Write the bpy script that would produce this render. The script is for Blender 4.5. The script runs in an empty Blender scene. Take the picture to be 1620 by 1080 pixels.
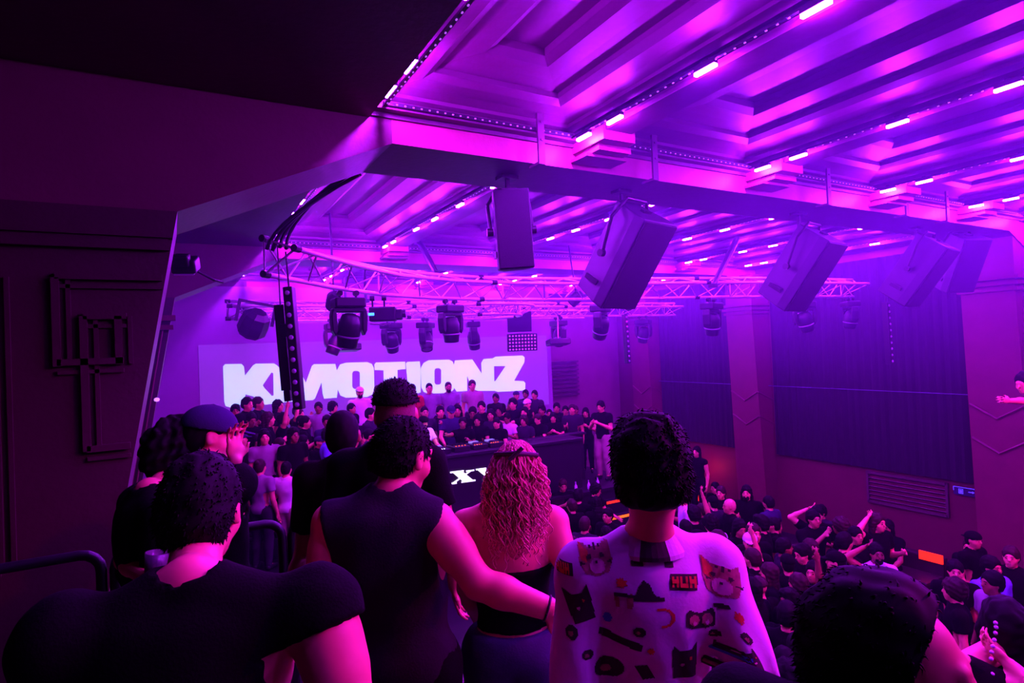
import bpy, bmesh, math, random
import numpy as np
from mathutils import Vector, Matrix
random.seed(7); rng = np.random.default_rng(7)
SC = bpy.context.scene
COL = SC.collection

# ------------------------------------------------------------------ camera
F_PX = 941.0
YAW, PITCH, ROLL = math.radians(29.74), math.radians(0.80), math.radians(-2.334)
CAMZ = 4.4
_fw = np.array([math.sin(YAW)*math.cos(PITCH), math.cos(YAW)*math.cos(PITCH), math.sin(PITCH)])
_r = np.array([math.cos(YAW), -math.sin(YAW), 0.0]); _u = np.cross(_r, _fw)
_R = _r*math.cos(ROLL)+_u*math.sin(ROLL); _U = -_r*math.sin(ROLL)+_u*math.cos(ROLL)
cam_data = bpy.data.cameras.new('camera'); cam = bpy.data.objects.new('camera', cam_data)
COL.objects.link(cam); SC.camera = cam
cam_data.sensor_width = 36.0; cam_data.lens = 36.0*F_PX/1620.0; cam_data.clip_start = 0.05
cam.matrix_world = Matrix(((_R[0], _U[0], -_fw[0], 0), (_R[1], _U[1], -_fw[1], 0), (_R[2], _U[2], -_fw[2], CAMZ), (0, 0, 0, 1)))
CAMP = np.array([0, 0, CAMZ])
def _ray(x, y): return _fw+(x-810)/F_PX*_R-(y-540)/F_PX*_U
def AT(x, y, d): return CAMP+_ray(x, y)*d              # a sight line followed to a depth
def ATX(x, y, v): q = _ray(x, y); return CAMP+q*(v/q[0])
def ATY(x, y, v): q = _ray(x, y); return CAMP+q*(v/q[1])
def ATZ(x, y, v): q = _ray(x, y); return CAMP+q*((v-CAMZ)/q[2])

# ------------------------------------------------------------------ render look
SC.view_settings.view_transform = 'Standard'; SC.view_settings.look = 'None'
SC.view_settings.exposure = 0.0; SC.view_settings.gamma = 1.0
try: SC.view_settings.use_curve_mapping = False
except Exception: pass
cy = SC.cycles
cy.max_bounces = 4; cy.diffuse_bounces = 2; cy.glossy_bounces = 2; cy.transmission_bounces = 4; cy.volume_bounces = 1
cy.transparent_max_bounces = 6; cy.use_light_tree = True; cy.sample_clamp_indirect = 3.0; cy.sample_clamp_direct = 0
cy.use_adaptive_sampling = False; cy.use_denoising = True; cy.caustics_reflective = False; cy.caustics_refractive = False
world = bpy.data.worlds.new('world'); SC.world = world; world.use_nodes = True
world.node_tree.nodes['Background'].inputs[0].default_value = (0, 0, 0, 1)

PURPLE = (0.36, 0.010, 1.0); MAGENTA = (1.0, 0.02, 0.45)
LED_STRENGTH = 2100.0
def lamp(name, kind, loc, energy, color, label, target=None, size=0.1, angle=60, blend=0.5):
    d = bpy.data.lights.new(name, kind); d.energy = energy; d.color = color
    if kind == 'SPOT':
        d.spot_size = math.radians(angle); d.spot_blend = blend; d.shadow_soft_size = size
    elif kind == 'POINT': d.shadow_soft_size = size
    o = bpy.data.objects.new(name, d); COL.objects.link(o); o.location = loc
    if target is not None:
        o.rotation_euler = (Vector(target)-Vector(loc)).to_track_quat('-Z', 'Y').to_euler()
    return o
# wash lamps of the rig (their housings are built further down)
WASH = [
    ((4.4, -0.3, 6.0), (0.9, 1.6, 3.4), 430, (1.0, 0.0, 0.16), 60),
    ((8.0, 0.2, 5.9), (7.2, 4.6, 1.0), 800, (1.0, 0.0, 0.18), 70),
    ((6.4, 9.0, 5.2), (4.4, 11.4, 2.7), 260, (0.72, 0.75, 1.0), 14),
    ((2.0, 8.6, 5.1), (2.2, 12.2, 2.6), 200, (0.8, 0.01, 0.6), 80),
    ((7.4, 8.6, 5.1), (7.2, 11.8, 2.6), 160, (0.75, 0.0, 0.7), 80),
]
for i, (l, t, e, c, a) in enumerate(WASH): lamp('wash_lamp', 'SPOT', l, e, c, '', t, 0.06, a, 0.7)
HAZE_DENSITY = 0.027
# haze hangs under the ceiling and over the stage, thin over the deck and the floor
nt = world.node_tree; vs = nt.nodes.new('ShaderNodeVolumeScatter'); vs.inputs['Color'].default_value = (.50, .25, 1.0, 1); vs.inputs['Anisotropy'].default_value = .2
geo = nt.nodes.new('ShaderNodeNewGeometry'); sep = nt.nodes.new('ShaderNodeSeparateXYZ'); nt.links.new(geo.outputs['Position'], sep.inputs[0])
def ramp(ax, a, b, lo=0.0, hi=1.0):
    n_ = nt.nodes.new('ShaderNodeMapRange'); n_.interpolation_type = 'SMOOTHSTEP'; n_.inputs[1].default_value = a; n_.inputs[2].default_value = b; n_.inputs[3].default_value = lo; n_.inputs[4].default_value = hi
    nt.links.new(sep.outputs[ax], n_.inputs[0]); return n_.outputs[0]
def mth(op, a, b):
    n_ = nt.nodes.new('ShaderNodeMath'); n_.operation = op
    for i_, v_ in enumerate((a, b)):
        if isinstance(v_, float): n_.inputs[i_].default_value = v_
        else: nt.links.new(v_, n_.inputs[i_])
    return n_.outputs[0]
dens = mth('MULTIPLY', mth('ADD', ramp('Z', 3.3, 5.7, .04, 1.0), mth('MULTIPLY', ramp('Y', 7.5, 12.5), .30)), mth('MAXIMUM', ramp('Y', 3.6, 6.0), ramp('X', .9, 3.2)))
nt.links.new(mth('MULTIPLY', dens, float(HAZE_DENSITY)), vs.inputs['Density']); nt.links.new(vs.outputs[0], nt.nodes['World Output'].inputs['Volume'])
try: world.cycles.volume_step_size = 2.0
except Exception: pass
cy.volume_step_rate = 1.0; cy.volume_max_steps = 16

# ------------------------------------------------------------------ materials
_M = {}
def mat(name, color=(0.5, 0.5, 0.5), rough=0.6, metal=0.0, emit=None, strength=1.0, noise=0.0, nscale=8.0, bump=0.0, bscale=60.0, spec=0.5, sheen=0.0):
    if name in _M: return _M[name]
    m = bpy.data.materials.new(name); m.use_nodes = True; nt = m.node_tree; b = nt.nodes['Principled BSDF']
    b.inputs['Base Color'].default_value = (*color, 1); b.inputs['Roughness'].default_value = rough
    b.inputs['Metallic'].default_value = metal; b.inputs['Specular IOR Level'].default_value = spec
    if sheen: b.inputs['Sheen Weight'].default_value = sheen
    tc = nt.nodes.new('ShaderNodeTexCoord')
    if noise:
        n = nt.nodes.new('ShaderNodeTexNoise'); n.inputs['Scale'].default_value = nscale; n.inputs['Detail'].default_value = 4
        nt.links.new(tc.outputs['Object'], n.inputs['Vector'])
        mx = nt.nodes.new('ShaderNodeMix'); mx.data_type = 'RGBA'
        mx.inputs[6].default_value = (*[c*(1-noise) for c in color], 1); mx.inputs[7].default_value = (*[min(1, c*(1+noise)) for c in color], 1)
        nt.links.new(n.outputs['Fac'], mx.inputs[0]); nt.links.new(mx.outputs[2], b.inputs['Base Color'])
    if bump:
        n2 = nt.nodes.new('ShaderNodeTexNoise'); n2.inputs['Scale'].default_value = bscale; n2.inputs['Detail'].default_value = 3
        nt.links.new(tc.outputs['Object'], n2.inputs['Vector'])
        bp = nt.nodes.new('ShaderNodeBump'); bp.inputs['Strength'].default_value = bump; bp.inputs['Distance'].default_value = 0.01
        nt.links.new(n2.outputs['Fac'], bp.inputs['Height']); nt.links.new(bp.outputs['Normal'], b.inputs['Normal'])
    if emit is not None:
        b.inputs['Emission Color'].default_value = (*emit, 1); b.inputs['Emission Strength'].default_value = strength
    _M[name] = m; return m
PAINT = mat('pink_grey_paint', (0.36, 0.05, 0.11), 0.45, noise=0.18, nscale=3.0, bump=0.25, bscale=25)
COFFER = mat('coffer_paint', (0.12, 0.03, 0.08), 0.5, noise=0.12, nscale=1.5, bump=0.15, bscale=14)
DARKP = mat('dark_paint', (0.075, 0.03, 0.045), 0.55, noise=0.3, nscale=2.0, bump=0.3, bscale=20)
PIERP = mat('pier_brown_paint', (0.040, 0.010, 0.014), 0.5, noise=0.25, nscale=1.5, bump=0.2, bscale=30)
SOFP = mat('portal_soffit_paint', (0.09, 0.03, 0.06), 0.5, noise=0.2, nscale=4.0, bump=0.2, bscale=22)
COLP = mat('column_paint', (0.14, 0.018, 0.04), 0.5, noise=0.15, nscale=4, bump=0.2, bscale=18)
LOWP = mat('lower_wall_paint', (0.10, 0.010, 0.022), 0.6, noise=0.2, nscale=2, bump=0.1, bscale=30)
CURT = mat('black_curtain', (0.005, 0.003, 0.007), 0.9, noise=0.3, nscale=6)
FLOORM = mat('dark_floor', (0.010, 0.006, 0.010), 0.5, noise=0.3, nscale=3)
STAGEM = mat('stage_black', (0.010, 0.007, 0.012), 0.45, noise=0.3, nscale=5)
ALU = mat('truss_aluminium', (0.92, 0.8, 0.9), 0.38, metal=0.35, noise=0.08, nscale=20)
BLKM = mat('black_metal', (0.02, 0.018, 0.022), 0.42, metal=0.3, noise=0.2, nscale=20)
BLKP = mat('black_plastic', (0.010, 0.008, 0.012), 0.4, noise=0.15, nscale=20)
CABM = mat('speaker_cabinet_grey', (0.024, 0.018, 0.036), 0.55, noise=0.15, nscale=12, bump=0.2, bscale=120)
GRIL = mat('speaker_grille', (0.012, 0.008, 0.016), 0.7, noise=0.4, nscale=180, bump=0.6, bscale=300)
LENSM = mat('lens_glass', (0.25, 0.2, 0.3), 0.08, spec=1.0, noise=0.1)
LEDM = mat('led_lens_purple', (0.8, 0.6, 0.9), 0.4, emit=PURPLE, strength=LED_STRENGTH)
TAPEM = mat('led_dot_purple', (0.5, 0.3, 0.8), 0.4, emit=(0.5, 0.12, 1.0), strength=0.8)
ORNG = mat('orange_light_strip', (.3, 0.02, 0.01), 0.4, emit=(1.0, 0.018, 0.0), strength=1.8)
AMBR = mat('amber_light_strip', (.3, 0.06, 0.01), 0.4, emit=(1.0, 0.10, 0.0), strength=2.2)
SCRM = mat('projection_screen_cloth', (0.30, 0.20, 0.34), 0.8, noise=0.05)
PROJ = mat('projected_lavender', (0.30, 0.20, 0.34), 0.8, emit=(0.13, 0.03, 0.42), strength=0.55, noise=0.05)
LETM = mat('projected_letter_light', (0.8, 0.9, 1.0), 0.7, emit=(0.32, 0.74, 1.0), strength=0.85)
ROXM = mat('lit_white_letter', (0.9, 0.9, 1.0), 0.5, emit=(0.85, 0.8, 1.0), strength=1.6)
BLUED = mat('blue_display', (0.1, 0.3, 1), 0.3, emit=(0.03, 0.2, 1.0), strength=4)
WHD = mat('white_indicator', (1, 1, 1), 0.3, emit=(0.8, 0.8, 1.0), strength=3)
BENCH = mat('bench_leather', (0.03, 0.012, 0.016), 0.4, noise=0.2, nscale=9)
SIGNM = mat('exit_sign_face', (0.03, 0.03, 0.08), 0.3, noise=0.1)
SIGNE = mat('exit_sign_mark', (0.2, 0.2, 1), 0.3, emit=(0.12, 0.06, 0.8), strength=0.8)
SKINS = [mat('skin_light', (0.85, 0.38, 0.20), 0.45, noise=0.06, nscale=14), mat('skin_medium', (0.62, 0.27, 0.14), 0.45, noise=0.06, nscale=14), mat('skin_brown', (0.34, 0.14, 0.07), 0.45, noise=0.06, nscale=14)]
HBLK = mat('hair_black', (0.005, 0.0035, 0.004), 0.7, noise=0.3, nscale=60, spec=0.12)
HBRN = mat('hair_brown', (0.03, 0.013, 0.01), 0.6, noise=0.3, nscale=60, spec=.2)
HBLD = mat('hair_blond', (0.92, 0.36, 0.24), 0.5, noise=0.35, nscale=60, bump=0.5, bscale=200)
HFAD = mat('hair_faded_stubble', (0.20, 0.08, 0.07), 0.8, noise=0.4, nscale=160, bump=0.3, bscale=300)
EYEM = mat('eye_dark', (0.02, 0.01, 0.012), 0.2, noise=0.1)
def cloth(n, c): return mat('cloth_'+n, c, 0.9, noise=0.12, nscale=20, bump=0.2, bscale=160, spec=0.1)
CL = dict(black=cloth('black', (0.003, 0.002, 0.003)), charcoal=cloth('charcoal', (0.025, 0.018, 0.03)), navy=cloth('navy', (0.03, 0.03, 0.07)),
          white=cloth('white', (0.80, 0.76, 0.80)), grey=cloth('grey', (0.30, 0.26, 0.30)), blue=cloth('blue', (0.16, 0.20, 0.75)),
          denim=cloth('denim', (0.06, 0.07, 0.13)), red=cloth('red', (0.45, 0.03, 0.03)), sand=cloth('sand', (0.42, 0.30, 0.26)))

# ------------------------------------------------------------------ mesh helpers
def tagit(o, label=None, cat=None, group=None, kind=None):
    if label: o['label'] = label
    if cat: o['category'] = cat
    if group: o['group'] = group
    if kind: o['kind'] = kind
    return o
def empty(name, loc=(0, 0, 0), rot=(0, 0, 0), **k):
    o = bpy.data.objects.new(name, None); COL.objects.link(o); o.location = loc; o.rotation_euler = rot; o.empty_display_size = 0.1
    return tagit(o, **k)
class MB:
    def __init__(s): s.v = []; s.f = []; s.m = []; s.mi = 0
    def add(s, vs, fs):
        n = len(s.v); s.v += [tuple(map(float, p)) for p in vs]; s.f += [tuple(i+n for i in f) for f in fs]; s.m += [s.mi]*len(fs); return s
    def box(s, c, d, R=None, taper=None):
        vs = []
        for z in (-.5, .5):
            k = 1 if (taper is None or z < 0) else taper
            for x, y in ((-.5, -.5), (.5, -.5), (.5, .5), (-.5, .5)): vs.append(np.array([x*d[0]*k, y*d[1]*k, z*d[2]]))
        if R is not None: vs = [np.asarray(R) @ p for p in vs]
        vs = [p+np.asarray(c, float) for p in vs]
        return s.add(vs, [(0, 3, 2, 1), (4, 5, 6, 7), (0, 1, 5, 4), (1, 2, 6, 5), (2, 3, 7, 6), (3, 0, 4, 7)])
    def b2(s, a, b):
        a = np.asarray(a, float); b = np.asarray(b, float); return s.box((a+b)/2, np.abs(b-a))
    def tube(s, pts, r, n=8, cap=True):
        pts = [np.asarray(p, float) for p in pts]; rr = r if hasattr(r, '__len__') else [r]*len(pts); vs = []; fs = []
        up = None
        for i, p in enumerate(pts):
            t = pts[min(i+1, len(pts)-1)]-pts[max(i-1, 0)]; t = t/(np.linalg.norm(t)+1e-9)
            if up is None: up = np.array([0, 0, 1.]) if abs(t[2]) < .9 else np.array([1., 0, 0])
            a = np.cross(up, t); a /= np.linalg.norm(a)+1e-9; b = np.cross(t, a); up = b
            for k in range(n):
                w = 2*math.pi*k/n; vs.append(p+rr[i]*(math.cos(w)*a+math.sin(w)*b))
        for i in range(len(pts)-1):
            for k in range(n): fs.append((i*n+k, i*n+(k+1) % n, (i+1)*n+(k+1) % n, (i+1)*n+k))
        if cap: fs.append(tuple(range(n))[::-1]); fs.append(tuple(range((len(pts)-1)*n, len(pts)*n)))
        return s.add(vs, fs)
    def prism(s, poly, y0, y1, axis='y'):
        n = len(poly); g = (lambda p, y: (p[0], y, p[1])) if axis == 'y' else ((lambda p, y: (y, p[0], p[1])) if axis == 'x' else (lambda p, y: (p[0], p[1], y)))
        vs = [g(p, y0) for p in poly]+[g(p, y1) for p in poly]
        return s.add(vs, [tuple(range(n)), tuple(range(n, 2*n))[::-1]]+[(i, i+n, (i+1) % n+n, (i+1) % n) for i in range(n)])
    def lathe(s, prof, c=(0, 0, 0), R=None, n=20):
        vs = []; fs = []
        for r, z in prof:
            for k in range(n):
                w = 2*math.pi*k/n; p = np.array([r*math.cos(w), r*math.sin(w), z])
                if R is not None: p = np.asarray(R) @ p
                vs.append(p+np.asarray(c, float))
        for i in range(len(prof)-1):
            for k in range(n): fs.append((i*n+k, i*n+(k+1) % n, (i+1)*n+(k+1) % n, (i+1)*n+k))
        fs.append(tuple(range(n))[::-1]); fs.append(tuple(range((len(prof)-1)*n, len(prof)*n)))
        return s.add(vs, fs)
    def build(s, name, m, parent=None, smooth=False, bevel=0.0, **k):
        me = bpy.data.meshes.new(name); me.from_pydata(s.v, [], s.f); me.update()
        for mm in (m if isinstance(m, (list, tuple)) else [m]): me.materials.append(mm)
        if isinstance(m, (list, tuple)): me.polygons.foreach_set('material_index', s.m)
        if smooth: me.polygons.foreach_set('use_smooth', [True]*len(me.polygons))
        o = bpy.data.objects.new(name, me); COL.objects.link(o)
        if parent is not None: o.parent = parent
        if bevel:
            b = o.modifiers.new('bevel', 'BEVEL'); b.width = bevel; b.segments = 2; b.limit_method = 'ANGLE'
        return tagit(o, **k)
def rotm(yaw=0, pitch=0, roll=0):   # columns: right, forward, up; yaw turns forward from +y towards +x
    cy_, sy = math.cos(yaw), math.sin(yaw); Z = np.array([[cy_, sy, 0], [-sy, cy_, 0], [0, 0, 1]])
    c, s_ = math.cos(pitch), math.sin(pitch); X = np.array([[1, 0, 0], [0, c, -s_], [0, s_, c]])
    c, s_ = math.cos(roll), math.sin(roll); Y = np.array([[c, 0, s_], [0, 1, 0], [-s_, 0, c]])
    return Z @ X @ Y
def dup(root, loc, rot=None, label=None, group=None):
    r = root.copy(); COL.objects.link(r); r.location = loc
    if rot is not None: r.rotation_euler = rot
    if label: r['label'] = label
    if group: r['group'] = group
    for ch in list(root.children):
        c = ch.copy(); COL.objects.link(c); c.parent = r
        for g in ch.children:
            d = g.copy(); COL.objects.link(d); d.parent = c
    return r

# ================================================================== SETTING
ZL = 6.11
# floor, walls, roof shell
MB().b2((-5.2, -5.2, -0.2), (12.3, 14.6, 0)).build('floor', FLOORM, kind='structure', label='dark dance floor under the crowd')
MB().b2((-5.2, -5.2, 6.85), (12.3, 14.6, 7.05)).build('ceiling', DARKP, kind='structure')
MB().b2((-5.2, -5.2, 0), (-5.0, 14.6, 6.85)).build('wall_left', PIERP, kind='structure')
MB().b2((-5.0, -5.2, 0), (12.0, -5.0, 6.85)).build('wall_back', DARKP, kind='structure')
MB().b2((-5.0, 14.4, 0), (12.0, 14.6, 6.85)).build('wall_front', mat('front_wall_paint', (0.22, 0.07, 0.13), 0.6, noise=0.2, nscale=2), kind='structure')
MB().b2((12.0, -5.2, 0), (12.3, 14.6, 6.85)).build('wall_right', LOWP, kind='structure')
MB().b2((-5.0, -5.0, ZL-0.06), (1.23, 4.02, ZL+0.2)).build('ceiling_side_aisle', DARKP, kind='structure')
MB().b2((-5.0, 4.76, 0), (-0.75, 9.3, 6.85)).build('wall_side_infill', PIERP, kind='structure')
# low side parts of the ceiling beyond the light rows
MB().b2((-0.75, 4.76, ZL-0.06), (1.23, 9.3, ZL+0.2)).b2((-1.0, 10.0, ZL-0.06), (1.23, 13.6, ZL+0.2)).build('ceiling_side', DARKP, kind='structure')
MB().b2((11.35, -5.0, ZL-0.06), (12.0, 4.02, ZL+0.2)).b2((11.35, 4.76, ZL-0.06), (12.0, 9.3, ZL+0.2)).b2((11.35, 10.0, ZL-0.06), (12.0, 13.6, ZL+0.2)).build('ceiling_edge', DARKP, kind='structure')
# portal frames (battered piers, haunches, beam)
def portal(name, Y0, Y1, m):
    mb = MB()
    L = [(-5.0, 0), (-0.92, 0), (0.05, 5.30), (1.39, 5.89)]
    mb.prism([(-5.0, 0), (-0.92, 0), (0.05, 5.30), (-5.0, 5.30)], Y0, Y1)
    mb.prism([(-5.0, 5.30), (0.05, 5.30), (1.39, 5.89), (1.39, 6.85), (-5.0, 6.85)], Y0, Y1)
    mb.b2((1.39, Y0, 5.89), (11.0, Y1, 6.85))
    mb.prism([(11.0, 5.89), (12.0, 5.45), (12.0, 6.85), (11.0, 6.85)], Y0, Y1)
    me = mb.build(name, [m, SOFP, PIERP, mat('upper_side_glow_tint', (0.10, 0.016, 0.035), 0.5, noise=0.2, nscale=2.0, bump=0.2, bscale=25)], kind='structure')  # last material: pink glow above the left haunch, put into a lighter wall colour
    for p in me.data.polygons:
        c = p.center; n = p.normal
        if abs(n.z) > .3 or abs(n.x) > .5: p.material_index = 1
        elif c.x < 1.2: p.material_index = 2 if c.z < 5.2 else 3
    return me
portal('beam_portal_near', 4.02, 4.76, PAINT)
portal('beam_portal_middle', 9.3, 10.0, PAINT)
portal('beam_portal_far', 13.55, 14.35, PAINT)
# ledge mouldings on the fascias
def ledge(Y0, x0=-1.2, x1=11.9):
    mb = MB()
    mb.b2((x0, Y0-.10, ZL-.02), (x1, Y0, ZL+.015)).b2((x0, Y0-.07, ZL+.015), (x1, Y0, ZL+.05)).b2((x0, Y0-.025, ZL-.05), (x1, Y0, ZL-.02))
    mb.b2((x0, Y0-.05, ZL+.22), (x1, Y0, ZL+.25))
    return mb
for i, Y0 in enumerate((4.02, 9.3, 13.55)): ledge(Y0).build('trim_%d' % (i+1), SOFP, kind='structure')
# light row x positions; beams run in depth from each row
ROWS = [1.24, 2.93, 5.08, 7.28, 9.40, 11.25]
BAYS = [(-5.0, 4.02), (4.76, 9.3), (10.0, 13.55)]
prof = [(0.0, ZL), (0.0, ZL+.10), (.07, ZL+.13), (.07, ZL+.17), (.16, ZL+.20), (.28, ZL+.22), (.34, ZL+.27), (.34, ZL+.33), (.46, ZL+.36), (.60, ZL+.38), (.66, ZL+.44), (.66, ZL+.52)]
prof = [(a_, ZL+(b_-ZL)*.66) for a_, b_ in prof]
def coffer(x0, x1, y0, y1):
    mb = MB(); vs = []; fs = []
    for ins, z in prof: vs += [(x0+ins, y0+ins, z), (x1-ins, y0+ins, z), (x1-ins, y1-ins, z), (x0+ins, y1-ins, z)]
    for i in range(len(prof)-1):
        for k in range(4): fs.append((i*4+k, (i+1)*4+k, (i+1)*4+(k+1) % 4, i*4+(k+1) % 4))
    n = (len(prof)-1)*4; fs.append((n, n+3, n+2, n+1)); mb.add(vs, fs)
    # raised panel lines on the coffer bed
    a = .95; z = prof[-1][1]
    if x1-x0 > 2*a and y1-y0 > 2*a:
        for (p, q) in (((x0+a, y0+a), (x1-a, y0+a+.05)), ((x0+a, y1-a-.05), (x1-a, y1-a)), ((x0+a, y0+a), (x0+a+.05, y1-a)), ((x1-a-.05, y0+a), (x1-a, y1-a))):
            mb.b2((p[0], p[1], z-.02), (q[0], q[1], z+.01))
    return mb
BW = .34   # beam soffit width, to the right of the row
n = 0
for bi, (y0, y1) in enumerate(BAYS):
    bm_ = MB()
    for i in range(5):
        xa = ROWS[i]+(BW if i else 0.0); xb = ROWS[i+1]
        coffer(xa, xb, y0, y1).build('ceiling_coffer', COFFER, kind='structure'); n += 1
    for i in (1, 2, 3, 4): bm_.b2((ROWS[i], y0, ZL), (ROWS[i]+BW, y1, ZL+.3)).b2((ROWS[i]+.04, y0, ZL-.03), (ROWS[i]+BW-.04, y1, ZL))
    bm_.build('beam_ceiling_%s' % ('near', 'middle', 'far')[bi], COFFER, kind='structure')
# corbels under each beam end
for (y0, y1) in BAYS:
    for i in (1, 2, 3, 4):
        x = ROWS[i]; mb = MB()
        mb.b2((x+.02, y1-.42, ZL-.10), (x+BW, y1-.001, ZL)).b2((x+.05, y1-.32, ZL-.15), (x+BW+.04, y1-.001, ZL-.10)).b2((x+.0, y1-.22, ZL-.175), (x+BW+.08, y1-.001, ZL-.15))
        mb.build('beam_corbel', PAINT, kind='structure')
# moulded panels of the near left pier (front face y=4.02)
def strip(mb, a, b, w=.035, d=.035):
    a = np.array(a, float); b = np.array(b, float)
    for off, ww, dd in ((0, w, d), (.055, w*.6, d*.6)):
        if abs(a[0]-b[0]) < 1e-6: mb.b2((a[0]+off-ww/2, 4.02-dd, a[1]), (a[0]+off+ww/2, 4.03, b[1]))
        else: mb.b2((a[0], 4.02-dd, a[1]-off-ww/2), (b[0], 4.03, a[1]-off+ww/2))
mb = MB()
for s_ in (((-.54, 4.41), (-.54, 4.89)), ((-.54, 4.90), (-.04, 4.90)), ((-.54, 4.43), (-.24, 4.43)), ((-.42, 3.94), (-.42, 4.68)), ((-.42, 4.68), (-.22, 4.68)), ((-.26, 4.41), (-.26, 4.68)), ((-.42, 3.95), (-.22, 3.95))): strip(mb, *s_)
mb.b2((-3.2, 3.98, 5.06), (0.0, 4.03, 5.13)).b2((-3.2, 3.96, 5.13), (0.02, 4.03, 5.17))
for x0 in (-1.5, -2.6): 
    strip(mb, (x0, 3.4), (x0, 4.89)); strip(mb, (x0, 4.9), (x0+.7, 4.9)); strip(mb, (x0+.7, 3.4), (x0+.7, 4.89)); strip(mb, (x0, 3.4), (x0+.7, 3.4))
mb.build('trim_pier_panels', PIERP, kind='structure', label='raised double moulding on the dark left pier')
# fluted edges on middle left pier
mb = MB()
for k in range(5): mb.tube([(-.10-.05*k-.92*.0, 9.27, 4.9), (-.85-.05*k, 9.27, .6)], .012, 6)
mb.b2((-.9, 9.2, 4.86), (.02, 9.3, 4.92)).b2((-.9, 9.17, 4.98), (.05, 9.3, 5.05))
mb.build('trim_middle_pier', COLP, kind='structure')
# pilasters on the right wall
def pilaster(y, xt, xb):
    mb = MB(); w0, w1 = .72, .80
    def ring(x, w, z): return [(x, y-w/2, z), (12.02, y-w/2, z), (12.02, y+w/2, z), (x, y+w/2, z)]
    mb.add(ring(xb, w1, 0)+ring(xt, w0, 5.0), [(0, 1, 5, 4), (1, 2, 6, 5), (2, 3, 7, 6), (3, 0, 4, 7), (4, 5, 6, 7), (3, 2, 1, 0)])
    for k, z in enumerate((5.0, 5.09, 5.18)): mb.b2((xt-.04-.03*k, y-w0/2-.04-.02*k, z), (12.02, y+w0/2+.04+.02*k, z+.055))
    mb.b2((xt, y-w0/2, 5.0), (12.02, y+w0/2, 5.9))
    def fx(z): return xb+(xt-xb)*z/5.0
    for z in (3.0, 2.45):   # chevron mouldings
        mb.tube([(fx(z+.22)-.01, y-w0/2, z+.22), (fx(z)-.01, y, z), (fx(z+.22)-.01, y+w0/2, z+.22)], .02, 6)
        mb.tube([(fx(z+.22)-.01, y-w0/2-.01, z+.22), (12.0, y-w0/2-.01, z+.0)], .02, 6)
    return mb
for k, (y, xt, xb) in enumerate(((4.40, 11.15, 11.45), (9.35, 11.42, 11.62), (12.9, 11.5, 11.65))):
    pilaster(y, xt, xb).build('column_right_%s' % ('near', 'middle', 'far')[k], COLP, kind='structure')
# curtains between the columns (pleated), ending above the lower wall
def curtain(ya, yb, z0, z1, label):
    mb = MB(); N = int((yb-ya)/.05); vs = []; fs = []
    for i in range(N+1):
        y = ya+(yb-ya)*i/N; x = 11.93+.014*math.sin(i*1.9)+.008*math.sin(i*.7)
        vs += [(x, y, z0), (x, y, z1), (11.995, y, z0), (11.995, y, z1)]
    for i in range(N):
        a = i*4; b = a+4; fs += [(a, a+1, b+1, b), (a+2, b+2, b+3, a+3), (a+1, a+3, b+3, b+1), (a, b, b+2, a+2)]
    fs += [(0, 2, 3, 1), (N*4, N*4+1, N*4+3, N*4+2)]
    return mb.add(vs, fs).build('wall_curtain', CURT, kind='thing', label=label, cat='curtain')
curtain(9.80, 12.50, 1.77, 5.9, 'black pleated wall curtain between the far and middle right columns')
curtain(4.85, 8.90, 1.77, 5.9, 'wide black pleated wall curtain between the middle and near right columns')
curtain(-4.5, 3.95, 1.77, 5.9, 'black pleated wall curtain on the right before the near column')
# vent on the lower right wall
v = empty('wall_vent', (12.0, 6.18, 1.41), label='dark slatted vent grille low on the right wall', cat='vent')
MB().b2((-.05, -.70, -.33), (0, .70, -.29)).b2((-.05, -.70, .25), (0, .70, .29)).b2((-.05, -.72, -.33), (0, -.68, .29)).b2((-.05, .68, -.33), (0, .72, .29)).build('frame', DARKP, v)
mb = MB()
for k in range(7): mb.box((-.02, 0, -.25+k*.08), (.05, 1.36, .012), rotm(0, 0, .6))
mb.build('slats', DARKP, v)
# exit sign
s_ = empty('exit_sign', (12.0, 5.15, 1.60), label='small dim blue pictogram exit sign on the right wall', cat='sign')
MB().b2((-.04, -.22, -.07), (0, .22, .07)).build('panel', SIGNM, s_)
mb = MB().b2((-.05, -.22, .062), (-.04, .22, .07)).b2((-.05, -.22, .02), (-.04, -.212, .07)).b2((-.05, .212, .0), (-.04, .22, .07))
mb.b2((-.05, .07, -.045), (-.041, .078, .04)).b2((-.05, .13, -.045), (-.041, .138, .04)).b2((-.05, .07, .034), (-.041, .138, .04)).b2((-.05, .07, -.045), (-.041, .138, -.038))
mb.b2((-.05, .09, -.03), (-.041, .118, .02)).b2((-.05, -.09, -.004), (-.041, -.01, .008)).prism([(-.10, .004), (-.07, .022), (-.07, -.016)], -.05, -.041, 'x')
mb.build('pictogram', SIGNE, s_)
# thin wire along the right wall
MB().tube([(11.86, 13.3, 3.36), (11.86, 8.0, 3.33), (11.86, 3.9, 3.30)], .008, 6).build('wire', mat('wire_blue_grey', (0.05, 0.04, 0.14), .5, noise=.1), label='thin straight wire stretched across the black curtains', cat='wire')
# dark alcove wall right of the screen, with slats
mb = MB()
for k in range(9): mb.b2((9.3, 14.30, 3.0+k*.12), (10.4, 14.40, 3.05+k*.12))
mb.build('trim_4', DARKP, kind='structure')
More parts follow.
